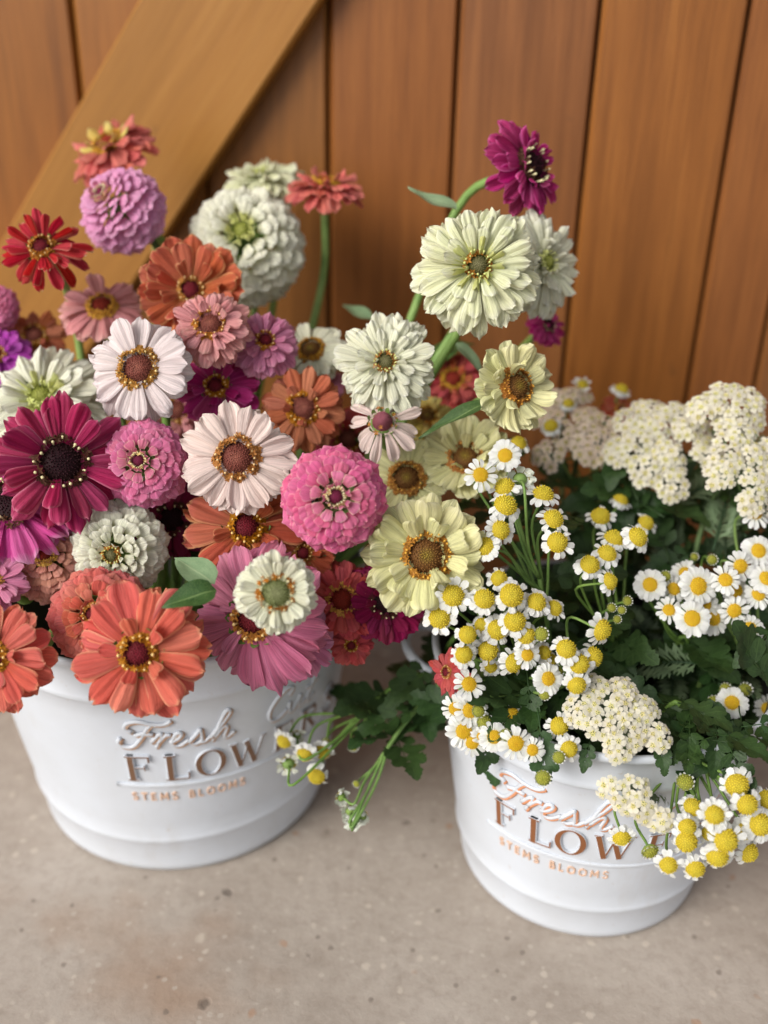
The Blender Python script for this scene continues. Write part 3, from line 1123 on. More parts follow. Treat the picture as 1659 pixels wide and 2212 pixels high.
def calyx_mesh():
    if 'calyx' in _dm:
        return _dm['calyx']
    mb = MB()
    prof = [(.055, -.34), (.10, -.30), (.20, -.22), (.26, -.12), (.27, -.02), (.20, .01)]
    N = 14
    vs, fs = [], []
    for r, z in prof:
        for i in range(N):
            a = 2 * math.pi * i / N
            vs.append((r * math.cos(a), r * math.sin(a), z))
    for j in range(len(prof) - 1):
        for i in range(N):
            fs.append([j * N + i, j * N + (i + 1) % N, (j + 1) * N + (i + 1) % N, (j + 1) * N + i])
    mb.add(vs, fs)
    for row, (r, z, n) in enumerate(((.17, -.25, 8), (.245, -.16, 10), (.275, -.06, 12))):
        for i in range(n):
            a = 2 * math.pi * (i + row * .5) / n
            c, s = math.cos(a), math.sin(a)
            t = Vector((-s, c, 0))
            b = Vector((c * r, s * r, z))
            up = Vector((c * .5, s * .5, .9)) * .12
            o_ = Vector((c, s, 0)) * .012
            mb.add([b - t * .06 + o_, b + t * .06 + o_, b + t * .05 + up * .7 + o_ * 1.5, b + up * 1.05 + o_ * 2, b - t * .05 + up * .7 + o_ * 1.5], [[0, 1, 2, 3, 4]])
    _dm['calyx'] = mb.mesh('calyx', [CALYX])
    return _dm['calyx']


# ------------------------------------------------------------------ zinnia forms
# layer: count, attach radius, length, width, elevation deg, height, petal kind, jitter deg
def form(typ):
    if typ == 'single':
        return [(15, .17, .85, .42, -6, .00, 'flat', 4), (13, .17, .80, .37, 4, .02, 'flat', 5)]
    if typ == 'wide':
        return [(15, .15, .86, .41, -8, .00, 'flat', 5), (12, .15, .78, .37, 3, .02, 'strap', 7), (5, .15, .42, .22, 20, .04, 'lift', 8)]
    if typ == 'skirt':
        return [(19, .18, .86, .36, -20, .00, 'droop', 6), (16, .17, .80, .34, -8, .02, 'flat', 6), (5, .17, .40, .18, 12, .05, 'droop', 12)]
    if typ == 'shaggy':
        return [(15, .22, .80, .32, -14, .00, 'strap', 10), (13, .22, .74, .29, 8, .03, 'strap', 13), (7, .22, .62, .25, 24, .05, 'strap', 10)]
    if typ == 'narrow':
        return [(14, .2, .80, .24, -14, .00, 'droop', 10), (13, .2, .74, .22, 4, .03, 'strap', 12), (9, .2, .56, .2, 26, .05, 'strap', 14)]
    if typ == 'semi':
        return [(17, .22, .78, .36, -14, .00, 'flat', 5), (15, .20, .72, .34, -2, .03, 'flat', 6), (12, .18, .60, .29, 12, .06, 'strap', 7), (8, .16, .42, .20, 28, .08, 'lift', 9)]
    if typ == 'flatdouble':
        return [(19, .28, .72, .34, -30, -.05, 'droop', 5), (19, .26, .74, .29, -14, .0, 'flat', 5), (17, .23, .68, .27, -2, .04, 'flat', 6), (15, .2, .57, .24, 10, .07, 'strap', 7), (12, .17, .42, .18, 22, .09, 'strap', 9), (12, .15, .26, .09, 34, .10, 'quill', 12), (9, .14, .16, .06, 50, .11, 'quill', 14)]
    if typ == 'pom':
        L = []
        for i, (n, th) in enumerate(((16, -34), (17, -18), (17, -3), (16, 11), (15, 24), (13, 37), (11, 50), (9, 62))):
            t = math.radians(th)
            L.append((n, .46 * math.cos(t) + .02, .55 - .048 * i, .52 - .042 * i, th * .50 - 6, .40 * math.sin(t) + .05, 'scale', 3))
        L.append((10, .13, .17, .13, 44, .41, 'spoon', 8))
        return L
    if typ == 'globe':
        L = []
        for i, (n, th) in enumerate(((13, -46), (16, -30), (17, -15), (17, 0), (16, 14), (15, 28), (13, 42), (11, 55), (9, 66))):
            t = math.radians(th)
            L.append((n, .52 * math.cos(t) + .02, .49 - .034 * i, .44 - .028 * i, th * .60 - 4, .52 * math.sin(t), 'scale', 5))
        L.append((8, .13, .17, .14, 42, .50, 'spoon', 8))
        return L
    if typ == 'button':
        return [(18, .34, .60, .36, -34, -.04, 'droop', 5), (18, .32, .62, .34, -18, .0, 'flat', 5), (17, .29, .60, .31, -5, .04, 'flat', 6), (14, .27, .48, .27, 8, .06, 'lift', 7)]
    if typ == 'cup':
        return [(15, .18, .86, .45, 8, .00, 'lift', 5), (12, .17, .80, .40, 22, .02, 'lift', 6), (7, .17, .55, .25, 34, .04, 'lift', 8)]
    if typ == 'sparse':
        return [(12, .19, .78, .30, -24, .00, 'flat', 8)]
    if typ == 'plump':
        return [(15, .19, .82, .42, -10, .00, 'lift', 7), (12, .19, .74, .40, 4, .03, 'spoon', 8), (8, .18, .56, .32, 18, .05, 'spoon', 10)]
    if typ == 'saucer':
        return [(20, .22, .82, .30, -8, .0, 'flat', 8), (17, .2, .74, .28, 4, .04, 'scale', 8), (13, .18, .6, .25, 15, .07, 'scale', 9)]
    raise ValueError(typ)


LB_C = Vector((-.213, .885, 0))
RB_C = Vector((.205, .782, 0))


def stem_path(head, n, bc, brt, bh, rr, off=.0, foot=None):
    """from the back of a flower down through the mouth of its bucket to the bottom"""
    p0 = head - n * off
    rad_dir = Vector((head.x - bc.x, head.y - bc.y, 0))
    d = rad_dir.length
    rdn = rad_dir.normalized() if d > 1e-4 else Vector((1, 0, 0))
    q = bc + rdn * min(d * .62, brt * .80) + Vector((0, 0, bh - .015))
    ft = foot or (bc - rdn * min(.05, d * .4) + Vector((rr.uniform(-.04, .04), rr.uniform(-.04, .04), .012)))
    down = (q - p0)
    p1 = p0 - n * min(.07, down.length * .3) + Vector((0, 0, -.012))
    p2 = p1 * .45 + q * .55 + Vector((0, 0, .03 * (1 if head.z < bh + .1 else .1))) + rdn * rr.uniform(-.01, .01)
    return catmull([p0, p1, p2, q, ft * .5 + q * .5, ft], 6), ft


def zinnia(px, py, dia, Z, n, typ, pc, disc, label, inner=None, bucket='L', seed=None, keep=None, leaves=0, spin=None, dz=1.0, out=None, foot=None, stem_r=.0042):
    rr = random.Random(seed if seed is not None else int(px * 7 + py * 13))
    head = P(px, py, Z)
    nv = CV(*n)
    R = dia * .52 * Z / F
    bc, brt, bh = (LB_C, LB['rt'], LB['h']) if bucket == 'L' else (RB_C, RB['rt'], RB['h'])
    path, ft = stem_path(head, nv, bc, brt, bh, rr, R * .28, foot)
    root = empty('zinnia', ft)
    tag(root, label, 'flower', 'zinnias in the larger bucket' if bucket == 'L' else 'zinnias in the smaller bucket')
    back = T(-ft)
    Hm = back @ frame(nv, rr.uniform(0, 6.28) if spin is None else spin, head) @ Matrix.Scale(R, 4)
    lay = form(typ)
    nl = len(lay)
    for li, (cnt, r0, L, Wd, el, z0, kind, jit) in enumerate(lay):
        a0 = rr.uniform(0, 6.28)
        mat = PC[pc]
        if inner and li >= nl - inner[1]:
            mat = PC[inner[0]]
        for k in range(cnt):
            a = a0 + 2 * math.pi * (k + rr.uniform(-.16, .16)) / cnt
            if keep and not keep(a % 6.2832, rr):
                continue
            e = math.radians(el + rr.gauss(0, jit * 1.35))
            ll, ww = L * rr.uniform(.90, 1.06), Wd * rr.uniform(.86, 1.14)
            M = Matrix.Rotation(a, 4, 'Z') @ T((r0, 0, z0 + rr.uniform(-.012, .012))) @ Matrix.Rotation(-e, 4, 'Y') @ Matrix.Rotation(rr.gauss(0, .16), 4, 'X') @ Matrix.Diagonal((ll, ww, ll, 1))
            obj('petal', petal_mesh(kind, rr.randrange(9), mat), root, Hm @ M)
    rd, hd, nb, dm, ring, spk = DISC[disc]
    zb = max(0.02, max(l[5] for l in lay) - .02)
    dsc = .72 if typ in ('pom', 'globe') else (.85 if typ == 'flatdouble' else 1.0)
    if typ == 'pom':
        zb = .44
    if typ == 'globe':
        zb = .50
    d = obj('disc', disc_mesh(rd, hd, nb, dm, disc, spk), root, Hm @ T((0, 0, zb)) @ Matrix.Rotation(rr.uniform(0, 6), 4, 'Z') @ Matrix.Diagonal((dsc, dsc, dsc * dz, 1)))
    fr = obj('floret_ring', ring_mesh(('ring', disc), rd, hd, ring[0], ring[1], [ring[2], ring[3]]), d)
    tag(fr, kind='stuff')
    obj('calyx', calyx_mesh(), root, Hm @ T((0, 0, -.0)))
    mb = MB()
    mb.tube([p - ft for p in path], stem_r, stem_r * 1.0, 8)
    obj('stem', mb.mesh('stem', [STEM]), root)
    for k in range(leaves):
        i = int(len(path) * (.30 + .12 * (k // 2)))
        p = path[i]
        a = rr.uniform(0, 3.14) + math.pi * (k % 2)
        dv = Vector((math.cos(a), math.sin(a) * .6, rr.uniform(.1, .7))).normalized()
        M = back @ frame(Vector((-dv.x * dv.z, -dv.y * dv.z, 1)).normalized(), 0, p, dv) @ Matrix.Scale(rr.uniform(.05, .075), 4)
        obj('leaf', zleaf_mesh(ZLEAF, k % 3, .25, rr.choice((-.8, -.4, .2)), .4), root, M)
    return root


def zleaf(parent, px, py, Z, tipx, tipy, tipZ, nrm, mat, wid=.36, curl=-.3, fold=.3):
    """a single leaf from its base pixel to its tip pixel, as a part of a zinnia"""
    a, b = P(px, py, Z), P(tipx, tipy, tipZ)
    L = (b - a).length
    n = CV(*nrm)
    M = T(-parent.location) @ frame(n - (b - a).normalized() * n.dot((b - a).normalized()), 0, a, b - a) @ Matrix.Scale(L * 1.03, 4)
    return obj('leaf', zleaf_mesh(mat, (wid, curl, fold), fold, curl, wid), parent, M)


Z1 = zinnia
Z1(238, 318, 205, 1.03, (-.36, .62), 'semi', 'coralpink', 'red_gold', 'coral zinnia with yellow middle, tilted skyward in front of the diagonal brace', ('yellow', 1), leaves=2)
z_lilac = Z1(256, 448, 205, .97, (-.48, .34), 'globe', 'lilac', 'magenta_cream', 'lilac pink globe zinnia just below the tall coral one by the brace', ('stripe', 1), leaves=2)
Z1(92, 538, 205, .90, (-.02, .32), 'narrow', 'red', 'maroon_gold', 'scarlet zinnia with curled cream-backed petals on a bare upright stem', leaves=0, dz=1.2, foot=Vector((-.33, .86, .012)))
Z1(220, 664, 180, .96, (.05, .52), 'single', 'dusty', 'red_gold', 'soft pink zinnia with raised yellow ring behind the blush white one', leaves=2)
Z1(412, 628, 222, .93, (.06, .10), 'cup', 'orange', 'maroon_gold', 'large cupped orange zinnia behind the dusty pink one', leaves=2)
Z1(455, 705, 184, .87, (.02, .34), 'semi', 'dusty', 'brown_gold', 'dusty pink zinnia with browning petals and raised golden ring', leaves=2, dz=1.1)
Z1(572, 738, 162, .90, (.22, .24), 'semi', 'mauve', 'maroon_gold', 'mauve pink zinnia tucked beside the dusty pink one', leaves=2)
Z1(672, 758, 150, .96, (-.15, .42), 'single', 'cream', 'olive_brown', 'cream zinnia with dark middle behind the mauve pink one', leaves=2)
Z1(300, 797, 232, .84, (-.04, .14), 'single', 'blushlilac', 'brown_gold', 'blush white zinnia with red-brown cone beside the white double bloom', leaves=2)
Z1(466, 836, 192, .90, (.02, .25), 'wide', 'magenta', 'maroon_gold', 'dark magenta zinnia squeezed between two blush white ones', leaves=2)
Z1(92, 862, 300, .92, (-.02, .38), 'flatdouble', 'white', 'limecentre', 'white double zinnia with lime quills behind the crimson one', ('lime', 2), leaves=2)
Z1(512, 990, 246, .81, (.0, .06), 'single', 'blush', 'brown_gold', 'blush cream zinnia with dark brown cone, touching the round pink bloom', leaves=2)
Z1(132, 1000, 300, .81, (.30, .06), 'shaggy', 'crimson', 'dark', 'crimson zinnia with long loose petals and near-black middle', leaves=2, spin=1.0)
Z1(310, 1000, 210, .83, (.0, .06), 'pom', 'pink', 'magenta_cream', 'bright pink double zinnia beside the crimson one', ('stripe', 2), leaves=2)
Z1(655, 882, 186, .90, (.08, .14), 'wide', 'terracotta', 'brown_gold', 'terracotta coral zinnia above the round pink bloom', leaves=2)
Z1(833, 785, 238, .86, (-.06, .14), 'flatdouble', 'cream', 'greysmall', 'ivory double zinnia right above the half-bare blush one', leaves=2)
Z1(826, 912, 186, .85, (.0, .34), 'sparse', 'blush', 'mauvecone', 'half-bare blush zinnia with pinkish cone and few drooping petals', leaves=1,
   keep=lambda a, rr: True, dz=1.1)
Z1(722, 1076, 252, .78, (.10, .04), 'pom', 'hotpink', 'magenta_cream', 'large round hot pink double zinnia with curled petal rims', ('stripe', 2), leaves=2)
Z1(920, 1200, 272, .80, (.02, .04), 'plump', 'lemon', 'olive_brown', 'pale lemon zinnia with plump petals against the small daisies', leaves=2)
z_lem = Z1(1112, 836, 205, .85, (.50, .08), 'plump', 'lemon', 'olive_brown', 'pale lemon zinnia turned sideways below the big green-white bloom', leaves=0)
Z1(1004, 992, 205, .90, (-.06, .42), 'cup', 'lemon', 'olive_brown', 'cupped pale yellow zinnia with large dark brown middle', leaves=2)
Z1(878, 1034, 190, .89, (-.08, .2), 'single', 'lemon', 'olive_brown', 'pale yellow zinnia half hidden behind the hot pink globe', leaves=2)
z_big = Z1(1032, 578, 296, .84, (-.02, .08), 'flatdouble', 'greenwhite', 'greysmall', 'biggest green-white double zinnia, high against the planks', ('lime', 2), leaves=0)
Z1(1172, 568, 250, .92, (.60, .05), 'flatdouble', 'cream', 'limecentre', 'cream double zinnia seen sideways behind the big green-white one', leaves=1)
z_mag = Z1(1140, 362, 220, .92, (.72, .12), 'semi', 'magenta', 'dark', 'magenta zinnia at the very top, turned sideways with golden tuft', leaves=0, dz=1.6)
Z1(1182, 702, 100, 1.0, (.5, .3), 'semi', 'magenta', 'dark', 'small magenta zinnia peeping from under the cream sideways bloom', leaves=0)
Z1(530, 528, 282, 1.01, (.02, .14), 'globe', 'white', 'limecentre', 'big white globe zinnia standing alone before the dark planks', ('lime', 1), leaves=1)
Z1(566, 384, 200, 1.06, (-.12, .84), 'flatdouble', 'greenwhite', 'limecentre', 'white zinnia seen from the side behind the white globe', leaves=1)
z_cor = Z1(702, 405, 186, 1.02, (.06, .90), 'semi', 'coralpink', 'red_gold', 'flat coral zinnia in profile on a long bare stem', leaves=0, foot=Vector((-.20, .93, .012)))
Z1(978, 822, 150, 1.02, (.0, .3), 'semi', 'redcoral', 'red_gold', 'blurred red-coral zinnia deep between ivory and lemon blooms', ('orange', 1), leaves=2)
Z1(256, 1186, 225, .84, (.0, -.16), 'globe', 'white', 'greysmall', 'creamy white dome zinnia between crimson and coral blooms', ('cream', 2), leaves=2)
Z1(215, 1330, 245, .81, (.05, .16), 'pom', 'coralpink', 'maroon_gold', 'coral double zinnia pressed behind the front orange one', ('coral', 3), leaves=2)
Z1(300, 1410, 306, .76, (.0, .02), 'wide', 'coral', 'maroon_gold', 'large coral orange zinnia hanging over the front rim', leaves=2, dz=1.1)
Z1(-8, 1420, 250, .77, (-.22, .05), 'wide', 'coral', 'maroon_gold', 'coral orange zinnia hanging over the rim at the bucket side', leaves=0)
Z1(532, 1138, 285, .85, (.05, .18), 'wide', 'orange', 'maroon_gold', 'burnt orange zinnia in shade under the blush cream one', leaves=2)
Z1(550, 1335, 345, .80, (-.20, .03), 'skirt', 'rosepink', 'maroon_gold', 'wide rose pink zinnia behind the small cream button bloom', leaves=2)
z_btn = Z1(596, 1280, 200, .74, (.06, .0), 'button', 'cream', 'green', 'small cream button zinnia with grey-green middle and one dark leaf', leaves=0)
Z1(738, 1296, 190, .86, (.08, .16), 'semi', 'redcoral', 'red_gold', 'shaded red-coral zinnia under the hot pink globe', leaves=2)
Z1(832, 1300, 190, .86, (.2, .1), 'semi', 'deepmagenta', 'dark', 'deep magenta zinnia in shade beside the lemon bloom', leaves=2)
Z1(758, 1392, 110, .87, (.1, -.2), 'semi', 'redcoral', 'maroon_gold', 'small coral zinnia lowest under the deep magenta one', leaves=0)
Z1(22, 1090, 290, .83, (-.12, .50), 'skirt', 'bicolour', 'dark', 'two-tone magenta and pale pink zinnia under the crimson one', leaves=1)
Z1(108, 1208, 200, .85, (.06, .32), 'pom', 'peach', 'red_gold', 'peach coral zinnia with rusty middle under the two-tone one', leaves=2)
Z1(-4, 768, 150, .96, (-.1, .3), 'semi', 'purple', 'maroon_gold', 'violet purple zinnia under the pink one beside the red bloom', leaves=0)
Z1(-16, 664, 120, .98, (-.1, .3), 'pom', 'pink', 'maroon_gold', 'pink zinnia half cut off beside the red bloom stem', leaves=0)
Z1(-10, 1256, 140, .82, (-.2, .2), 'wide', 'mauve', 'maroon_gold', 'mauve pink zinnia half cut off beside the peach one', leaves=0)
Z1(74, 726, 140, 1.0, (.1, .4), 'wide', 'terracotta', 'brown_gold', 'blurred terracotta zinnia behind the red bloom stem', leaves=0)
Z1(968, 1452, 110, .84, (-.75, .1), 'saucer', 'redcoral', 'maroon_gold', 'small rosy red zinnia poking out beside the daisies', bucket='R', leaves=0)
Z1(1338, 884, 80, 1.06, (.2, .3), 'wide', 'orange', 'maroon_gold', 'blurred orange zinnia behind the pinkish yarrow', bucket='R', leaves=0)
Z1(372, 1122, 190, .89, (.05, .1), 'wide', 'deepmagenta', 'dark', 'dark crimson zinnia buried behind pink and white domes', leaves=2)
Z1(655, 1195, 150, .86, (.0, .1), 'wide', 'orange', 'maroon_gold', 'orange zinnia peeping out below the hot pink globe', leaves=2)
Z1(640, 1390, 190, .84, (.2, .0), 'skirt', 'mauve', 'maroon_gold', 'pale mauve zinnia tucked behind the wide rose pink one', leaves=1)
Z1(922, 902, 120, .98, (.0, .4), 'semi', 'yellow', 'olive_brown', 'golden yellow zinnia deep behind the half-bare blush one', leaves=1)
Z1(704, 832, 90, .97, (.0, .3), 'wide', 'mauve', 'maroon_gold', 'small mauve zinnia deep between terracotta and ivory blooms', leaves=1)
Z1(420, 1090, 130, .93, (.0, .2), 'wide', 'magenta', 'dark', 'magenta zinnia deep behind the bright pink double one', leaves=1)
Z1(385, 888, 160, .98, (.0, .2), 'semi', 'dusty', 'brown_gold', 'shaded dusty pink zinnia glimpsed deep between the two blush white ones', leaves=2)
Z1(752, 950, 160, .97, (.1, .2), 'semi', 'redcoral', 'brown_gold', 'shaded red-coral zinnia glimpsed deep between terracotta and half-bare blush ones', leaves=2)

# leaves that stand clear of the flowers
zleaf(z_btn, 468, 1275, .755, 350, 1300, .74, (-.1, .55), ZLEAF, .52, -.35, .35)
zleaf(z_btn, 462, 1262, .77, 372, 1190, .80, (.3, .35), ZLEAF2, .42, -.3, .3)
zleaf(z_big, 985, 452, .91, 884, 432, .95, (.1, .7), ZLEAF2, .30, .35, .35)
zleaf(z_big, 985, 742, .93, 1055, 800, .93, (.2, .6), ZLEAF2, .36, -.4, .3)
zleaf(z_lem, 1060, 868, .87, 905, 932, .86, (.1, .75), ZLEAF, .2, -.2, .5)
zleaf(z_lilac, 318, 505, .985, 352, 556, .98, (.5, .2), ZLEAF, .25, -.2, .4)
zleaf(z_cor, 800, 690, 1.02, 740, 650, 1.05, (.0, .6), ZLEAF2, .3, -.2, .3)

# ------------------------------------------------------------------ feverfew daisies
DPET = petal_mat('daisy_white', C(232, 234, 214), C(244, 245, 240), C(246, 247, 246), C(228, 232, 216), .06, None, .12)
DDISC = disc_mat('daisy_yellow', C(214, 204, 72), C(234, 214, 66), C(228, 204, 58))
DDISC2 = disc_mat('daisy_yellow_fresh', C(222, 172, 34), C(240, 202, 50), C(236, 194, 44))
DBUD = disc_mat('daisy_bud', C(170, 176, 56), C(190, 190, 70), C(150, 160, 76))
FSTEM = simple_mat('feverfew_stem', C(92, 124, 58), C(124, 152, 80), 60, .55)
FCAL = simple_mat('feverfew_calyx', C(96, 128, 58), C(136, 158, 84), 300, .6)


def dcalyx():
    if 'dcal' in _dm:
        return _dm['dcal']
    mb = MB()
    prof = [(.06, -.30), (.17, -.26), (.30, -.16), (.38, -.04), (.37, .02)]
    N = 12
    vs, fs = [], []
    for r, z in prof:
        for i in range(N):
            a = 2 * math.pi * i / N
            q = r * (1 + .05 * (i % 2))
            vs.append((q * math.cos(a), q * math.sin(a), z))
    for j in range(len(prof) - 1):
        for i in range(N):
            fs.append([j * N + i, j * N + (i + 1) % N, (j + 1) * N + (i + 1) % N, (j + 1) * N + i])
    mb.add(vs, fs)
    _dm['dcal'] = mb.mesh('calyx', [FCAL])
    return _dm['dcal']


def spray(label, heads, node, Zn, leaves=8, lz=1.0, foot_off=(0, 0), mid=None, seed=1, leaf_box=None, fill=0, fbox=None):
    """heads: (px, py, Z, nx, ny, size px, style). style f fresh flat, d domed drooping petals, b bud, k seen from the back"""
    rr = random.Random(seed)
    ft = RB_C + Vector((foot_off[0], foot_off[1], .012))
    nd = P(node[0], node[1], Zn)
    root = empty('feverfew_spray', ft)
    tag(root, label, 'flower', 'feverfew sprays in the smaller bucket')
    rd = Vector((nd.x - RB_C.x, nd.y - RB_C.y, 0))
    q = RB_C + rd * min(.75, RB['rt'] * .84 / max(rd.length, .01)) + Vector((0, 0, RB['h'] - .01 + .02))
    pts = [ft, ft * .5 + q * .5, q]
    if mid:
        pts += [P(*m) for m in mid]
    pts.append(nd)
    main = catmull(pts, 7)
    mb = MB()
    mb.tube([p - ft for p in main], .0030, .0019, 7)
    back = T(-ft)
    for (px, py, Z, nx, ny, sz, st) in heads:
        hp = P(px, py, Z)
        nv = CV(nx + rr.gauss(0, .12), ny + rr.gauss(.05, .12), st == 'k')
        reflex = rr.gauss(-17, 13)
        R = sz * (.47 if st == 'f' else .465) * rr.uniform(.84, 1.08) * Z / F
        o0 = hp - nv * R * .32
        L = (nd - hp).length
        # pedicel leaves the branch a little before its end
        bp = main[-1 - rr.randrange(0, 5)]
        c1 = o0 - nv * min(.03, L * .4)
        c2 = bp * .55 + c1 * .45 + Vector((rr.uniform(-.004, .004), rr.uniform(-.004, .004), -.004))
        mb.tube([p - ft for p in catmull([bp, c2, c1, o0], 5)], .0014, .0011, 6)
        Hm = back @ frame(nv, rr.uniform(0, 6.28), hp) @ Matrix.Scale(R, 4)
        if st == 'b':
            dm = disc_mesh(.62, .34, 50, DBUD, 'dbud', .7)
            h = obj('flower_head', dm, root, Hm)
            obj('calyx', dcalyx(), h, Matrix.Scale(1.45, 4) @ T((0, 0, .0)))
            n = 12
            for k in range(n):
                a = 2 * math.pi * k / n
                M = Matrix.Rotation(a, 4, 'Z') @ T((.55, 0, .02)) @ Matrix.Rotation(-1.25, 4, 'Y') @ Matrix.Diagonal((.26, .2, .26, 1))
                obj('petal', petal_mesh('daisy', k % 3, DPET), h, M)
            continue
        dome = st in 'dk'
        dm = disc_mesh(.53 if dome else .45, .40 if dome else .17, 90, DDISC if dome else DDISC2, 'ddome' if dome else 'dflat', 1.0)
        h = obj('flower_head', dm, root, Hm)
        obj('calyx', dcalyx(), h)
        n = rr.choice((13, 14, 15, 16)) if not dome else rr.choice((12, 13, 14, 15))
        a0 = rr.uniform(0, 6)
        for layer in range(2 if rr.random() < .45 else 1):
            for k in range(n):
                if dome and rr.random() < .06:
                    continue
                a = a0 + layer * .2 + 2 * math.pi * (k + rr.uniform(-.2, .2)) / n
                el = math.radians((0 if st == 'f' else reflex) + rr.gauss(0, 7 if st == 'f' else 12) - layer * 8)
                kind = 'daisy' if st == 'f' or rr.random() < .75 else 'daisyd'
                ll = (.58 if st == 'f' else .53) * rr.uniform(.85, 1.1)
                M = Matrix.Rotation(a, 4, 'Z') @ T((.40, 0, .03)) @ Matrix.Rotation(-el, 4, 'Y') @ Matrix.Rotation(rr.gauss(0, .18), 4, 'X') @ Matrix.Diagonal((ll, (.29 if st == 'f' else .33) * rr.uniform(.85, 1.15), ll, 1))
                obj('petal', petal_mesh(kind, rr.randrange(4), DPET), h, M)
    obj('stem', mb.mesh('stem', [FSTEM]), root)
    for k in range(leaves + fill):
        if k >= leaves:
            x0, x1, y0, y1, za, zb = fbox
            p = P(rr.uniform(x0, x1), rr.uniform(y0, y1), rr.uniform(za, zb))
        elif leaf_box:
            x0, x1, y0, y1, za, zb = leaf_box
            p = P(rr.uniform(x0, x1), rr.uniform(y0, y1), rr.uniform(za, zb))
        else:
            i = rr.randrange(int(len(main) * .45), len(main) - 2)
            p = main[i]
        a = rr.uniform(0, 6.28)
        dv = Vector((math.cos(a), math.sin(a), rr.uniform(-.3, .5))).normalized()
        nn = Vector((rr.uniform(-.6, .4), rr.uniform(-.9, .1), 1)).normalized()
        nn = (nn - dv * nn.dot(dv)).normalized()
        obj('leaf', lobed_mesh(rr.randrange(6)), root, back @ frame(nn, 0, p, dv) @ Matrix.Scale(rr.uniform(.045, .07) * lz, 4))
    return root


def fleaf(parent, px, py, Z, tx, ty, tZ, nrm, var=0):
    a, b = P(px, py, Z), P(tx, ty, tZ)
    d = (b - a)
    n = CV(*nrm)
    M = T(-parent.location) @ frame(n - d.normalized() * n.dot(d.normalized()), 0, a, d) @ Matrix.Scale(d.length, 4)
    return obj('leaf', lobed_mesh(var), parent, M)


S = 96
spray('feverfew spray reaching up beside the lemon zinnias, its two top daisies wide open',
      [(1091, 984, .83, 0, .1, 84, 'f'), (1038, 1026, .82, -.1, .1, 88, 'f'), (1120, 958, .90, .1, .5, 76, 'd'), (1123, 1036, .84, .1, .25, 92, 'k'), (1090, 1052, .83, -.2, .7, 92, 'd'),
       (1173, 1069, .83, .25, .62, 90, 'd'), (1195, 1122, .82, .45, .35, 90, 'd'), (1204, 1172, .81, .0, .42, 94, 'd'), (1092, 1092, .81, .1, .58, 98, 'd'), (1081, 1145, .80, .0, .2, 98, 'd'), (1048, 1180, .80, -.5, .15, 84, 'd'), (1068, 1002, .86, 0, .3, 50, 'b')],
      (1165, 1250), .86, 10, 1.0, (-.03, .0), seed=11, fill=24, fbox=(1060, 1320, 1060, 1400, .9, .99))
sp2 = spray('largest tight cluster of domed feverfew daisies below the plump lemon zinnia',
      [(1078, 1250, .80, 0, .38, 88, 'd'), (979, 1287, .79, -.1, .2, 96, 'd'), (950, 1335, .79, -.2, .1, 94, 'd'), (1046, 1294, .785, 0, .3, 98, 'd'), (1105, 1286, .78, 0, .15, 104, 'd'), (1159, 1301, .79, .1, .3, 92, 'd'),
       (1197, 1314, .80, .45, .3, 84, 'd'), (1010, 1371, .785, 0, .05, 92, 'd'), (1042, 1352, .80, .1, .1, 82, 'd'), (1074, 1360, .795, .0, .1, 86, 'd'), (1112, 1342, .785, 0, .2, 96, 'd'), (1136, 1372, .79, .1, .0, 84, 'd'),
       (1169, 1370, .79, 0, .1, 52, 'b'), (1002, 1414, .79, 0, .05, 92, 'd'), (1054, 1406, .80, .05, -.1, 84, 'd'), (1108, 1432, .80, .5, .1, 84, 'd'), (1139, 1415, .795, 0, .15, 82, 'f'), (1060, 1440, .82, .1, -.2, 60, 'd')],
      (1120, 1420), .85, 10, 1.0, (-.02, -.04), seed=12, fill=16, fbox=(1050, 1300, 1300, 1560, 0.87, 0.95))
spray('feverfew daisies over the middle of the front rim, above the cream yarrow',
      [(1223, 1402, .785, 0, .2, 100, 'd'), (1299, 1360, .79, .62, .1, 100, 'd'), (1251, 1434, .79, .1, .1, 92, 'd'), (1282, 1418, .80, .4, .2, 92, 'd'), (1184, 1466, .79, .25, .1, 78, 'f'), (1246, 1480, .79, 0, -.35, 92, 'd'),
       (1176, 1500, .79, -.1, .1, 48, 'b'), (1175, 1410, .81, .1, .2, 64, 'd'), (1190, 1425, .82, .3, .2, 60, 'd'), (1205, 1445, .83, 0, 0, 60, 'b')],
      (1240, 1480), .86, 8, 1.0, (.0, -.05), seed=13, fill=22, fbox=(1150, 1420, 1420, 1600, 0.87, 0.95))
spray('feverfew daisies seen from above in the shade behind the middle of the bucket',
      [(1274, 1220, .83, -.1, .35, 96, 'd'), (1311, 1196, .84, .2, .4, 92, 'd'), (1316, 1256, .83, .5, .2, 92, 'd'), (1297, 1116, .90, .0, .62, 84, 'd'), (1326, 1164, .86, .1, .5, 84, 'd'), (1377, 1160, .85, .35, .55, 92, 'd'),
       (1340, 1082, .95, .45, .55, 70, 'd'), (1395, 1130, .93, .3, .6, 70, 'd'), (1321, 1313, .85, 0, .3, 34, 'b'), (1355, 1298, .85, .1, .3, 36, 'b'), (1343, 1318, .85, 0, .3, 36, 'b'), (1333, 1338, .85, 0, .2, 36, 'b')],
      (1330, 1400), .92, 12, 1.0, (.02, .02), seed=14, fill=30, fbox=(1260, 1500, 1040, 1420, 0.95, 1.04))
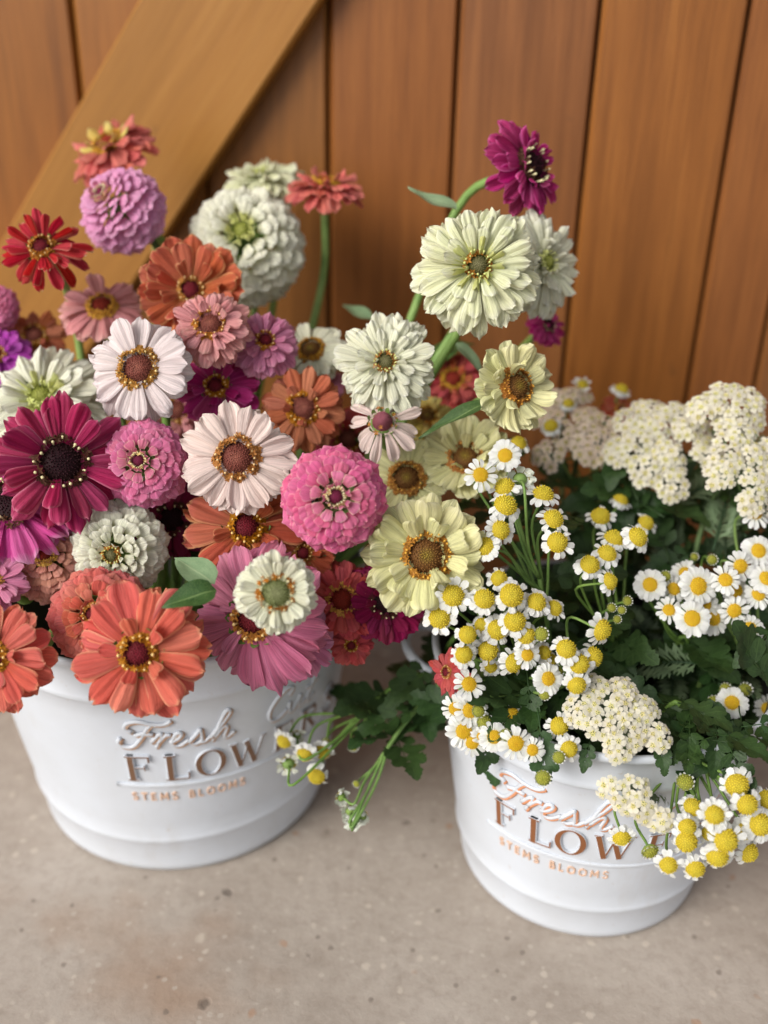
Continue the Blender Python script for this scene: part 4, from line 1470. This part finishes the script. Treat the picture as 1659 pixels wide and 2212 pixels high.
spray('wide open feverfew daisies with flat yellow middles standing on the inner right',
      [(1404, 1263, .87, -.1, .15, 76, 'f'), (1437, 1245, .88, -.1, .2, 50, 'b'), (1455, 1272, .88, .1, .2, 80, 'f'), (1480, 1238, .89, .0, .3, 74, 'f'), (1508, 1266, .86, 0, .1, 96, 'f'), (1521, 1305, .87, .1, .3, 80, 'f'),
       (1445, 1318, .86, -.1, .35, 78, 'f'), (1495, 1336, .85, 0, .1, 96, 'f'), (1540, 1336, .87, .2, .1, 80, 'f'), (1500, 1203, .92, 0, .3, 32, 'b'), (1538, 1209, .90, .1, .2, 46, 'b')],
      (1510, 1420), .93, 12, 1.0, (.04, .02), seed=15, fill=24, fbox=(1380, 1620, 1080, 1500, 0.95, 1.04))
sp6 = spray('wide open feverfew daisies at the outer edge above the lobed green leaf',
      [(1567, 1253, .86, -.05, .2, 82, 'f'), (1590, 1276, .88, .2, .2, 78, 'f'), (1599, 1223, .87, 0, .1, 90, 'f'), (1638, 1190, .88, .05, .15, 86, 'f'), (1655, 1250, .87, .1, .1, 90, 'f'), (1638, 1284, .87, .05, .2, 86, 'f'),
       (1586, 1319, .86, 0, .1, 90, 'f'), (1620, 1358, .86, .05, .25, 86, 'f'), (1631, 1107, .90, .2, .2, 84, 'f'), (1668, 1200, .89, .2, .2, 80, 'f')],
      (1640, 1430), .93, 8, 1.1, (.05, .03), seed=16, fill=22, fbox=(1480, 1680, 1040, 1520, 0.94, 1.02))
spray('few feverfew buds and one open daisy low by the back of the bucket',
      [(1581, 1518, .87, 0, .3, 78, 'f'), (1542, 1518, .88, -.3, .2, 56, 'b'), (1567, 1488, .89, 0, .3, 46, 'b'), (1610, 1490, .89, .2, .3, 50, 'b'), (1568, 1458, .92, 0, .3, 40, 'b'), (1656, 1530, .90, .1, .3, 70, 'f')],
      (1600, 1580), .95, 10, 1.0, (.06, .0), seed=17, fill=22, fbox=(1400, 1640, 1400, 1620, 0.93, 1.0))
sp8 = spray('feverfew daisies spilling over the front rim beside the hanging leaf',
      [(1013, 1478, .80, .1, .12, 86, 'f'), (983, 1531, .82, -.15, .1, 72, 'f'), (1016, 1534, .81, .15, .1, 82, 'f'), (1033, 1536, .80, .2, .2, 48, 'b'), (1047, 1560, .81, .1, .1, 58, 'b'), (1002, 1579, .815, -.1, .05, 84, 'f'), (1020, 1604, .815, 0, -.3, 80, 'f'),
       (1067, 1592, .80, .1, -.05, 88, 'f'), (1114, 1606, .79, 0, -.02, 96, 'f'), (1092, 1588, .80, .1, .1, 50, 'b'), (1040, 1590, .81, 0, 0, 60, 'f'), (1106, 1540, .82, 0, .2, 70, 'f'), (1208, 1568, .80, 0, .1, 84, 'd'), (1229, 1618, .79, .1, -.2, 80, 'd'), (1207, 1636, .785, 0, -.1, 46, 'b'), (1173, 1680, .78, 0, -.1, 60, 'b'), (1150, 1620, .79, 0, 0, 70, 'f')],
      (1120, 1530), .83, 10, 1.0, (-.02, -.06), seed=18, fill=10, fbox=(1020, 1240, 1480, 1580, 0.88, 0.95))
spray('feverfew spray with bulging yellow domes hanging down outside the bucket',
      [(1592, 1696, .77, .0, .12, 110, 'd'), (1614, 1738, .76, .1, .05, 104, 'd'), (1543, 1760, .755, -.05, .05, 104, 'd'), (1497, 1744, .78, -.15, .5, 92, 'd'), (1480, 1690, .80, -.1, .35, 64, 'b'), (1484, 1786, .77, -.1, -.42, 92, 'd'), (1483, 1818, .77, -.1, -.4, 92, 'd'),
       (1343, 1809, .79, -.2, -.62, 84, 'd'), (1404, 1838, .78, -.1, -.62, 70, 'b'), (1444, 1868, .77, -.1, -.5, 88, 'd'), (1502, 1876, .77, 0, -.55, 90, 'd'), (1568, 1815, .755, 0, -.15, 104, 'd'), (1550, 1850, .76, 0, -.35, 100, 'd'), (1609, 1795, .77, .2, 0, 90, 'd'), (1642, 1781, .765, .2, .1, 96, 'd'),
       (1618, 1842, .78, .3, -.3, 92, 'd'), (1516, 1650, .86, 0, .2, 84, 'd'), (1655, 1728, .78, .3, .2, 92, 'd'), (1530, 1800, .78, 0, .2, 70, 'd')],
      (1520, 1640), .82, 4, .7, (.06, -.06), mid=[(1430, 1560, .85)], seed=19, fill=18, fbox=(1430, 1640, 1545, 1630, .80, .85))
spray('long feverfew spray bending down to the floor gap between the two buckets',
      [(614, 1601, .92, -.6, -.45, 76, 'd'), (659, 1629, .91, -.35, -.5, 76, 'd'), (696, 1624, .92, -.3, -.6, 72, 'd'), (684, 1676, .91, -.3, -.55, 76, 'd'), (623, 1650, .92, -.4, .2, 74, 'k'), (763, 1612, .93, .1, -.4, 38, 'b'), (640, 1590, .93, -.3, .3, 60, 'k'), (705, 1600, .93, -.2, -.4, 34, 'b')],
      (800, 1520), .95, 6, .95, (-.05, -.02), mid=[(935, 1445, .97), (870, 1470, .96)], seed=20, leaf_box=(775, 900, 1440, 1600, .93, 1.0), fill=3, fbox=(860, 970, 1400, 1500, .94, 1.0))
spray('thin feverfew side shoot ending in a nodding white cluster near the floor',
      [(757, 1752, .90, -.2, .1, 66, 'k'), (738, 1722, .90, -.5, .1, 56, 'k'), (782, 1762, .90, .3, .1, 58, 'k'), (770, 1693, .91, -.3, -.3, 34, 'b'), (762, 1775, .91, .0, -.4, 50, 'k')],
      (815, 1650), .92, 6, .95, (-.05, -.03), mid=[(930, 1500, .95), (872, 1565, .93)], seed=21, leaf_box=(850, 960, 1420, 1640, .91, .99))
spray('blurred feverfew daisies standing behind the pinkish yarrow',
      [(1258, 832, 1.04, 0, .6, 60, 'd'), (1342, 842, 1.05, .1, .6, 60, 'd'), (1228, 872, 1.02, -.2, .4, 60, 'd'), (1190, 920, .98, -.3, .3, 60, 'd')],
      (1290, 1040), 1.04, 6, 1.0, (.0, .06), seed=22, fill=22, fbox=(1090, 1400, 930, 1240, .98, 1.06))
# leaves that can be told apart
fleaf(sp8, 1165, 1560, .80, 1180, 1690, .785, (-.1, .2), 1)
fleaf(sp8, 1140, 1470, .82, 1150, 1560, .81, (-.2, .3), 2)
fleaf(sp6, 1655, 1470, .84, 1575, 1350, .83, (.0, .5), 3)
fleaf(sp6, 1672, 1360, .85, 1600, 1420, .83, (.1, .6), 4)
fleaf(sp2, 1330, 1140, .99, 1475, 1100, .99, (-.1, .5), 0)
fleaf(sp2, 1480, 1480, .93, 1450, 1370, .92, (.0, .4), 5)
fleaf(sp2, 1340, 1060, 1.02, 1400, 1010, 1.03, (-.1, .5), 2)
fleaf(sp6, 1560, 1560, .90, 1545, 1640, .89, (.1, .3), 2)
fleaf(sp6, 1600, 1540, .90, 1615, 1620, .90, (.2, .3), 1)

fleaf(sp6, 1425, 1590, .80, 1440, 1668, .785, (.0, .35), 0)
fleaf(sp6, 1490, 1575, .81, 1478, 1672, .785, (.1, .35), 3)
fleaf(sp6, 1545, 1560, .82, 1560, 1662, .79, (.1, .35), 4)
fleaf(sp6, 1600, 1545, .83, 1604, 1640, .80, (.2, .3), 5)
fleaf(sp8, 1275, 1600, .80, 1262, 1660, .785, (-.1, .35), 4)

# ------------------------------------------------------------------ yarrow
YP = {
 'cream': (petal_mat('yarrow_cream', C(222, 214, 170), C(240, 233, 208), C(244, 238, 220), C(220, 214, 184), .06, None, .2), simple_mat('yarrow_eye', C(212, 200, 132), C(228, 217, 156), 400, .7)),
 'pinkish': (petal_mat('yarrow_pinkish', C(230, 208, 176), C(242, 220, 194), C(246, 226, 204), C(214, 196, 172), .06, None, .2), simple_mat('yarrow_eye_warm', C(206, 184, 128), C(222, 202, 152), 400, .7)),
}
YSTEM = simple_mat('yarrow_stem', C(86, 108, 66), C(112, 132, 86), 60, .6)


def yfloret(col, var):
    k = ('yfl', col, var)
    if k in _dm:
        return _dm[k]
    rr = random.Random(500 + var)
    mb = MB()
    n = 5
    for i in range(n):
        a = 2 * math.pi * (i + rr.uniform(-.12, .12)) / n
        el = rr.uniform(-.15, .2)
        vs, uv = [], []
        for (t, hw) in ((.26, .14), (.5, .36), (.8, .42), (1.02, .26)):
            for u in (-1, 0, 1):
                x = t + (.05 if u == 0 and t < 1 else 0) - (.06 if u == 0 and t == 1 else 0)
                v = Vector((x * math.cos(el), u * hw, .05 + x * math.sin(el) + .10 * abs(u) * hw * 2 - .12 * t * t))
                vs.append(Matrix.Rotation(a, 3, 'Z') @ v)
                uv.append((.5 + u * .5, t))
        fs = []
        for j in range(3):
            for s in (0, 1):
                fs.append([j * 3 + s + 1, (j + 1) * 3 + s + 1, (j + 1) * 3 + s, j * 3 + s][::-1])
        mb.add(vs, fs, uv, 0)
    # eye: little raised dome with knobs
    for i in range(9):
        a = i * 2.4
        r = .40 * math.sqrt((i + .3) / 9)
        c = Vector((r * math.cos(a), r * math.sin(a), .18 - r * .25))
        s = .125
        vs = [c + Vector((s * math.cos(t), s * math.sin(t), 0)) for t in (0, 1.57, 3.14, 4.71)] + [c + Vector((0, 0, .15))]
        mb.add(vs, [[0, 1, 4], [1, 2, 4], [2, 3, 4], [3, 0, 4]], None, 1)
    # green cup
    N = 6
    vs = [Vector((r * math.cos(2 * math.pi * i / N), r * math.sin(2 * math.pi * i / N), z)) for r, z in ((.34, .10), (.26, -.25), (.08, -.55)) for i in range(N)]
    mb.add(vs, [[j * N + i, (j + 1) * N + i, (j + 1) * N + (i + 1) % N, j * N + (i + 1) % N] for j in range(2) for i in range(N)], None, 2)
    _dm[k] = mb.mesh('floret', [YP[col][0], YP[col][1], FCAL])
    return _dm[k]


def yarrow(label, px, py, Z, a, b, rot, n, nfl, col, fl=22, clumps=9, seed=1, leaves=3, dome=.25, lbox=None):
    rr = random.Random(seed)
    c = P(px, py, Z)
    nv = CV(*n)
    ft = RB_C + Vector((rr.uniform(-.05, .05), rr.uniform(-.05, .05), .012))
    root = empty('yarrow_stem', ft)
    tag(root, label, 'flower', 'yarrow heads in the smaller bucket')
    k = Z / F
    back = T(-ft)
    # in-plane axes: image right / up projected on the head plane
    ax = (rt_ * math.cos(rot) + up_ * math.sin(rot))
    ax = (ax - nv * ax.dot(nv)).normalized()
    ay = nv.cross(ax)
    A, B = a * k, b * k
    cl = []
    tries = 0
    while len(cl) < clumps and tries < 900:
        tries += 1
        t, r = rr.uniform(0, 6.28), math.sqrt(rr.random()) * .86
        p = (r * math.cos(t), r * math.sin(t))
        if all(math.hypot((p[0] - q[0]) * A, (p[1] - q[1]) * B) > .92 * math.sqrt(A * B / clumps) for q in cl):
            cl.append(p)
    pts = []
    sz = fl * k * .5
    tries = 0
    while len(pts) < nfl and tries < 16000:
        tries += 1
        q = cl[rr.randrange(len(cl))]
        t, r = rr.uniform(0, 6.28), math.sqrt(rr.random()) * 1.0 * math.sqrt(A * B / len(cl))
        x, y = q[0] * A + r * math.cos(t), q[1] * B + r * math.sin(t)
        if all((x - s[0]) ** 2 + (y - s[1]) ** 2 > (sz * 1.10) ** 2 for s in pts):
            e = (x / A) ** 2 + (y / B) ** 2
            R0 = math.sqrt(A * B / len(cl)) * 1.15
            z = -dome * math.sqrt(A * B) * e + .35 * R0 * (1 - (r / R0) ** 2)
            tx, ty = x / A * dome * 1.2 + .55 * r * math.cos(t) / R0, y / B * dome * 1.2 + .55 * r * math.sin(t) / R0
            pts.append((x, y, z, tx, ty))
    mb = MB()
    hub = c - nv * max(.035, .55 * math.sqrt(A * B))
    path, _ = stem_path(hub, nv, RB_C, RB['rt'], RB['h'], rr, 0.0, ft)
    mb.tube([p - ft for p in path], .0026, .0030, 7)
    subs = []
    for q in cl:
        e = q[0] ** 2 + q[1] ** 2
        s = c + ax * q[0] * A + ay * q[1] * B - nv * (dome * math.sqrt(A * B) * e + .012)
        subs.append(s)
        m = hub * .4 + s * .6 - nv * .004
        mb.tube([p - ft for p in catmull([hub, m, s], 4)], .0014, .0010, 5)
    for (x, y, z, tx, ty) in pts:
        p = c + ax * x + ay * y + nv * z
        fn = (nv + ax * tx + ay * ty + Vector((rr.gauss(0, .12), rr.gauss(0, .12), rr.gauss(0, .12)))).normalized()
        obj('floret', yfloret(col, rr.randrange(5)), root, back @ frame(fn, rr.uniform(0, 6), p) @ Matrix.Scale(sz * rr.uniform(.85, 1.15), 4))
        s = min(subs, key=lambda q: (q - p).length)
        mb.tube([s - ft, p - fn * sz * .5 - ft], .0006, .0006, 4, cap=False)
    obj('stem', mb.mesh('stem', [YSTEM]), root)
    for i in range(leaves):
        if lbox:
            x0, x1, y0, y1, za, zb = lbox
            p = P(rr.uniform(x0, x1), rr.uniform(y0, y1), rr.uniform(za, zb))
        else:
            p = path[rr.randrange(6, 18)]
        t = rr.uniform(0, 6.28)
        dv = Vector((math.cos(t), math.sin(t), rr.uniform(0, .9))).normalized()
        nn = Vector((rr.uniform(-.5, .5), rr.uniform(-1.2, 0), .8))
        nn = (nn - dv * nn.dot(dv)).normalized()
        obj('leaf', feather_mesh(rr.randrange(5)), root, back @ frame(nn, 0, p, dv) @ Matrix.Scale(rr.uniform(.08, .12), 4))
    return root


IN = (1380, 1640, 1060, 1560, .93, 1.03)
yarrow('cream yarrow head in the middle of the back row of yarrow', 1428, 950, .95, 124, 122, .9, (-.1, .45), 150, 'cream', 29, 14, 31, 6, .3, IN)
yarrow('pinkish cream yarrow head next to the sideways lemon zinnia', 1252, 946, .98, 98, 104, .5, (-.1, .45), 140, 'pinkish', 29, 11, 32, 5, .3, IN)
yarrow('small blurred yarrow head behind the pinkish one', 1222, 848, 1.04, 48, 34, 0, (-.1, .5), 36, 'pinkish', 29, 4, 33, 2, .3, IN)
yarrow('highest cream yarrow head, standing against the planks', 1578, 858, .92, 92, 56, .15, (0, .5), 84, 'cream', 29, 7, 34, 5, .3, IN)
yarrow('cream yarrow head under the highest one at the outer edge', 1622, 985, .90, 96, 116, .1, (.1, .35), 120, 'cream', 29, 11, 35, 6, .3, IN)
yarrow('cream yarrow head lying over the front rim under the daisies', 1332, 1545, .79, 124, 76, -.35, (-.02, .35), 120, 'cream', 30, 12, 36, 3, .22, (1380, 1560, 1420, 1560, .88, .97))
yarrow('narrow yarrow head hanging over the bucket lettering', 1374, 1722, .775, 92, 34, -.62, (-.1, .1), 44, 'cream', 31, 6, 37, 2, .25, (1420, 1560, 1560, 1660, .86, .93))

# ------------------------------------------------------------------ bring everything to real size
for o in list(bpy.data.objects):
    if o.parent is None and o.type in ('MESH', 'EMPTY'):
        o.location = o.location * WORLD_SCALE
        o.scale = o.scale * WORLD_SCALE
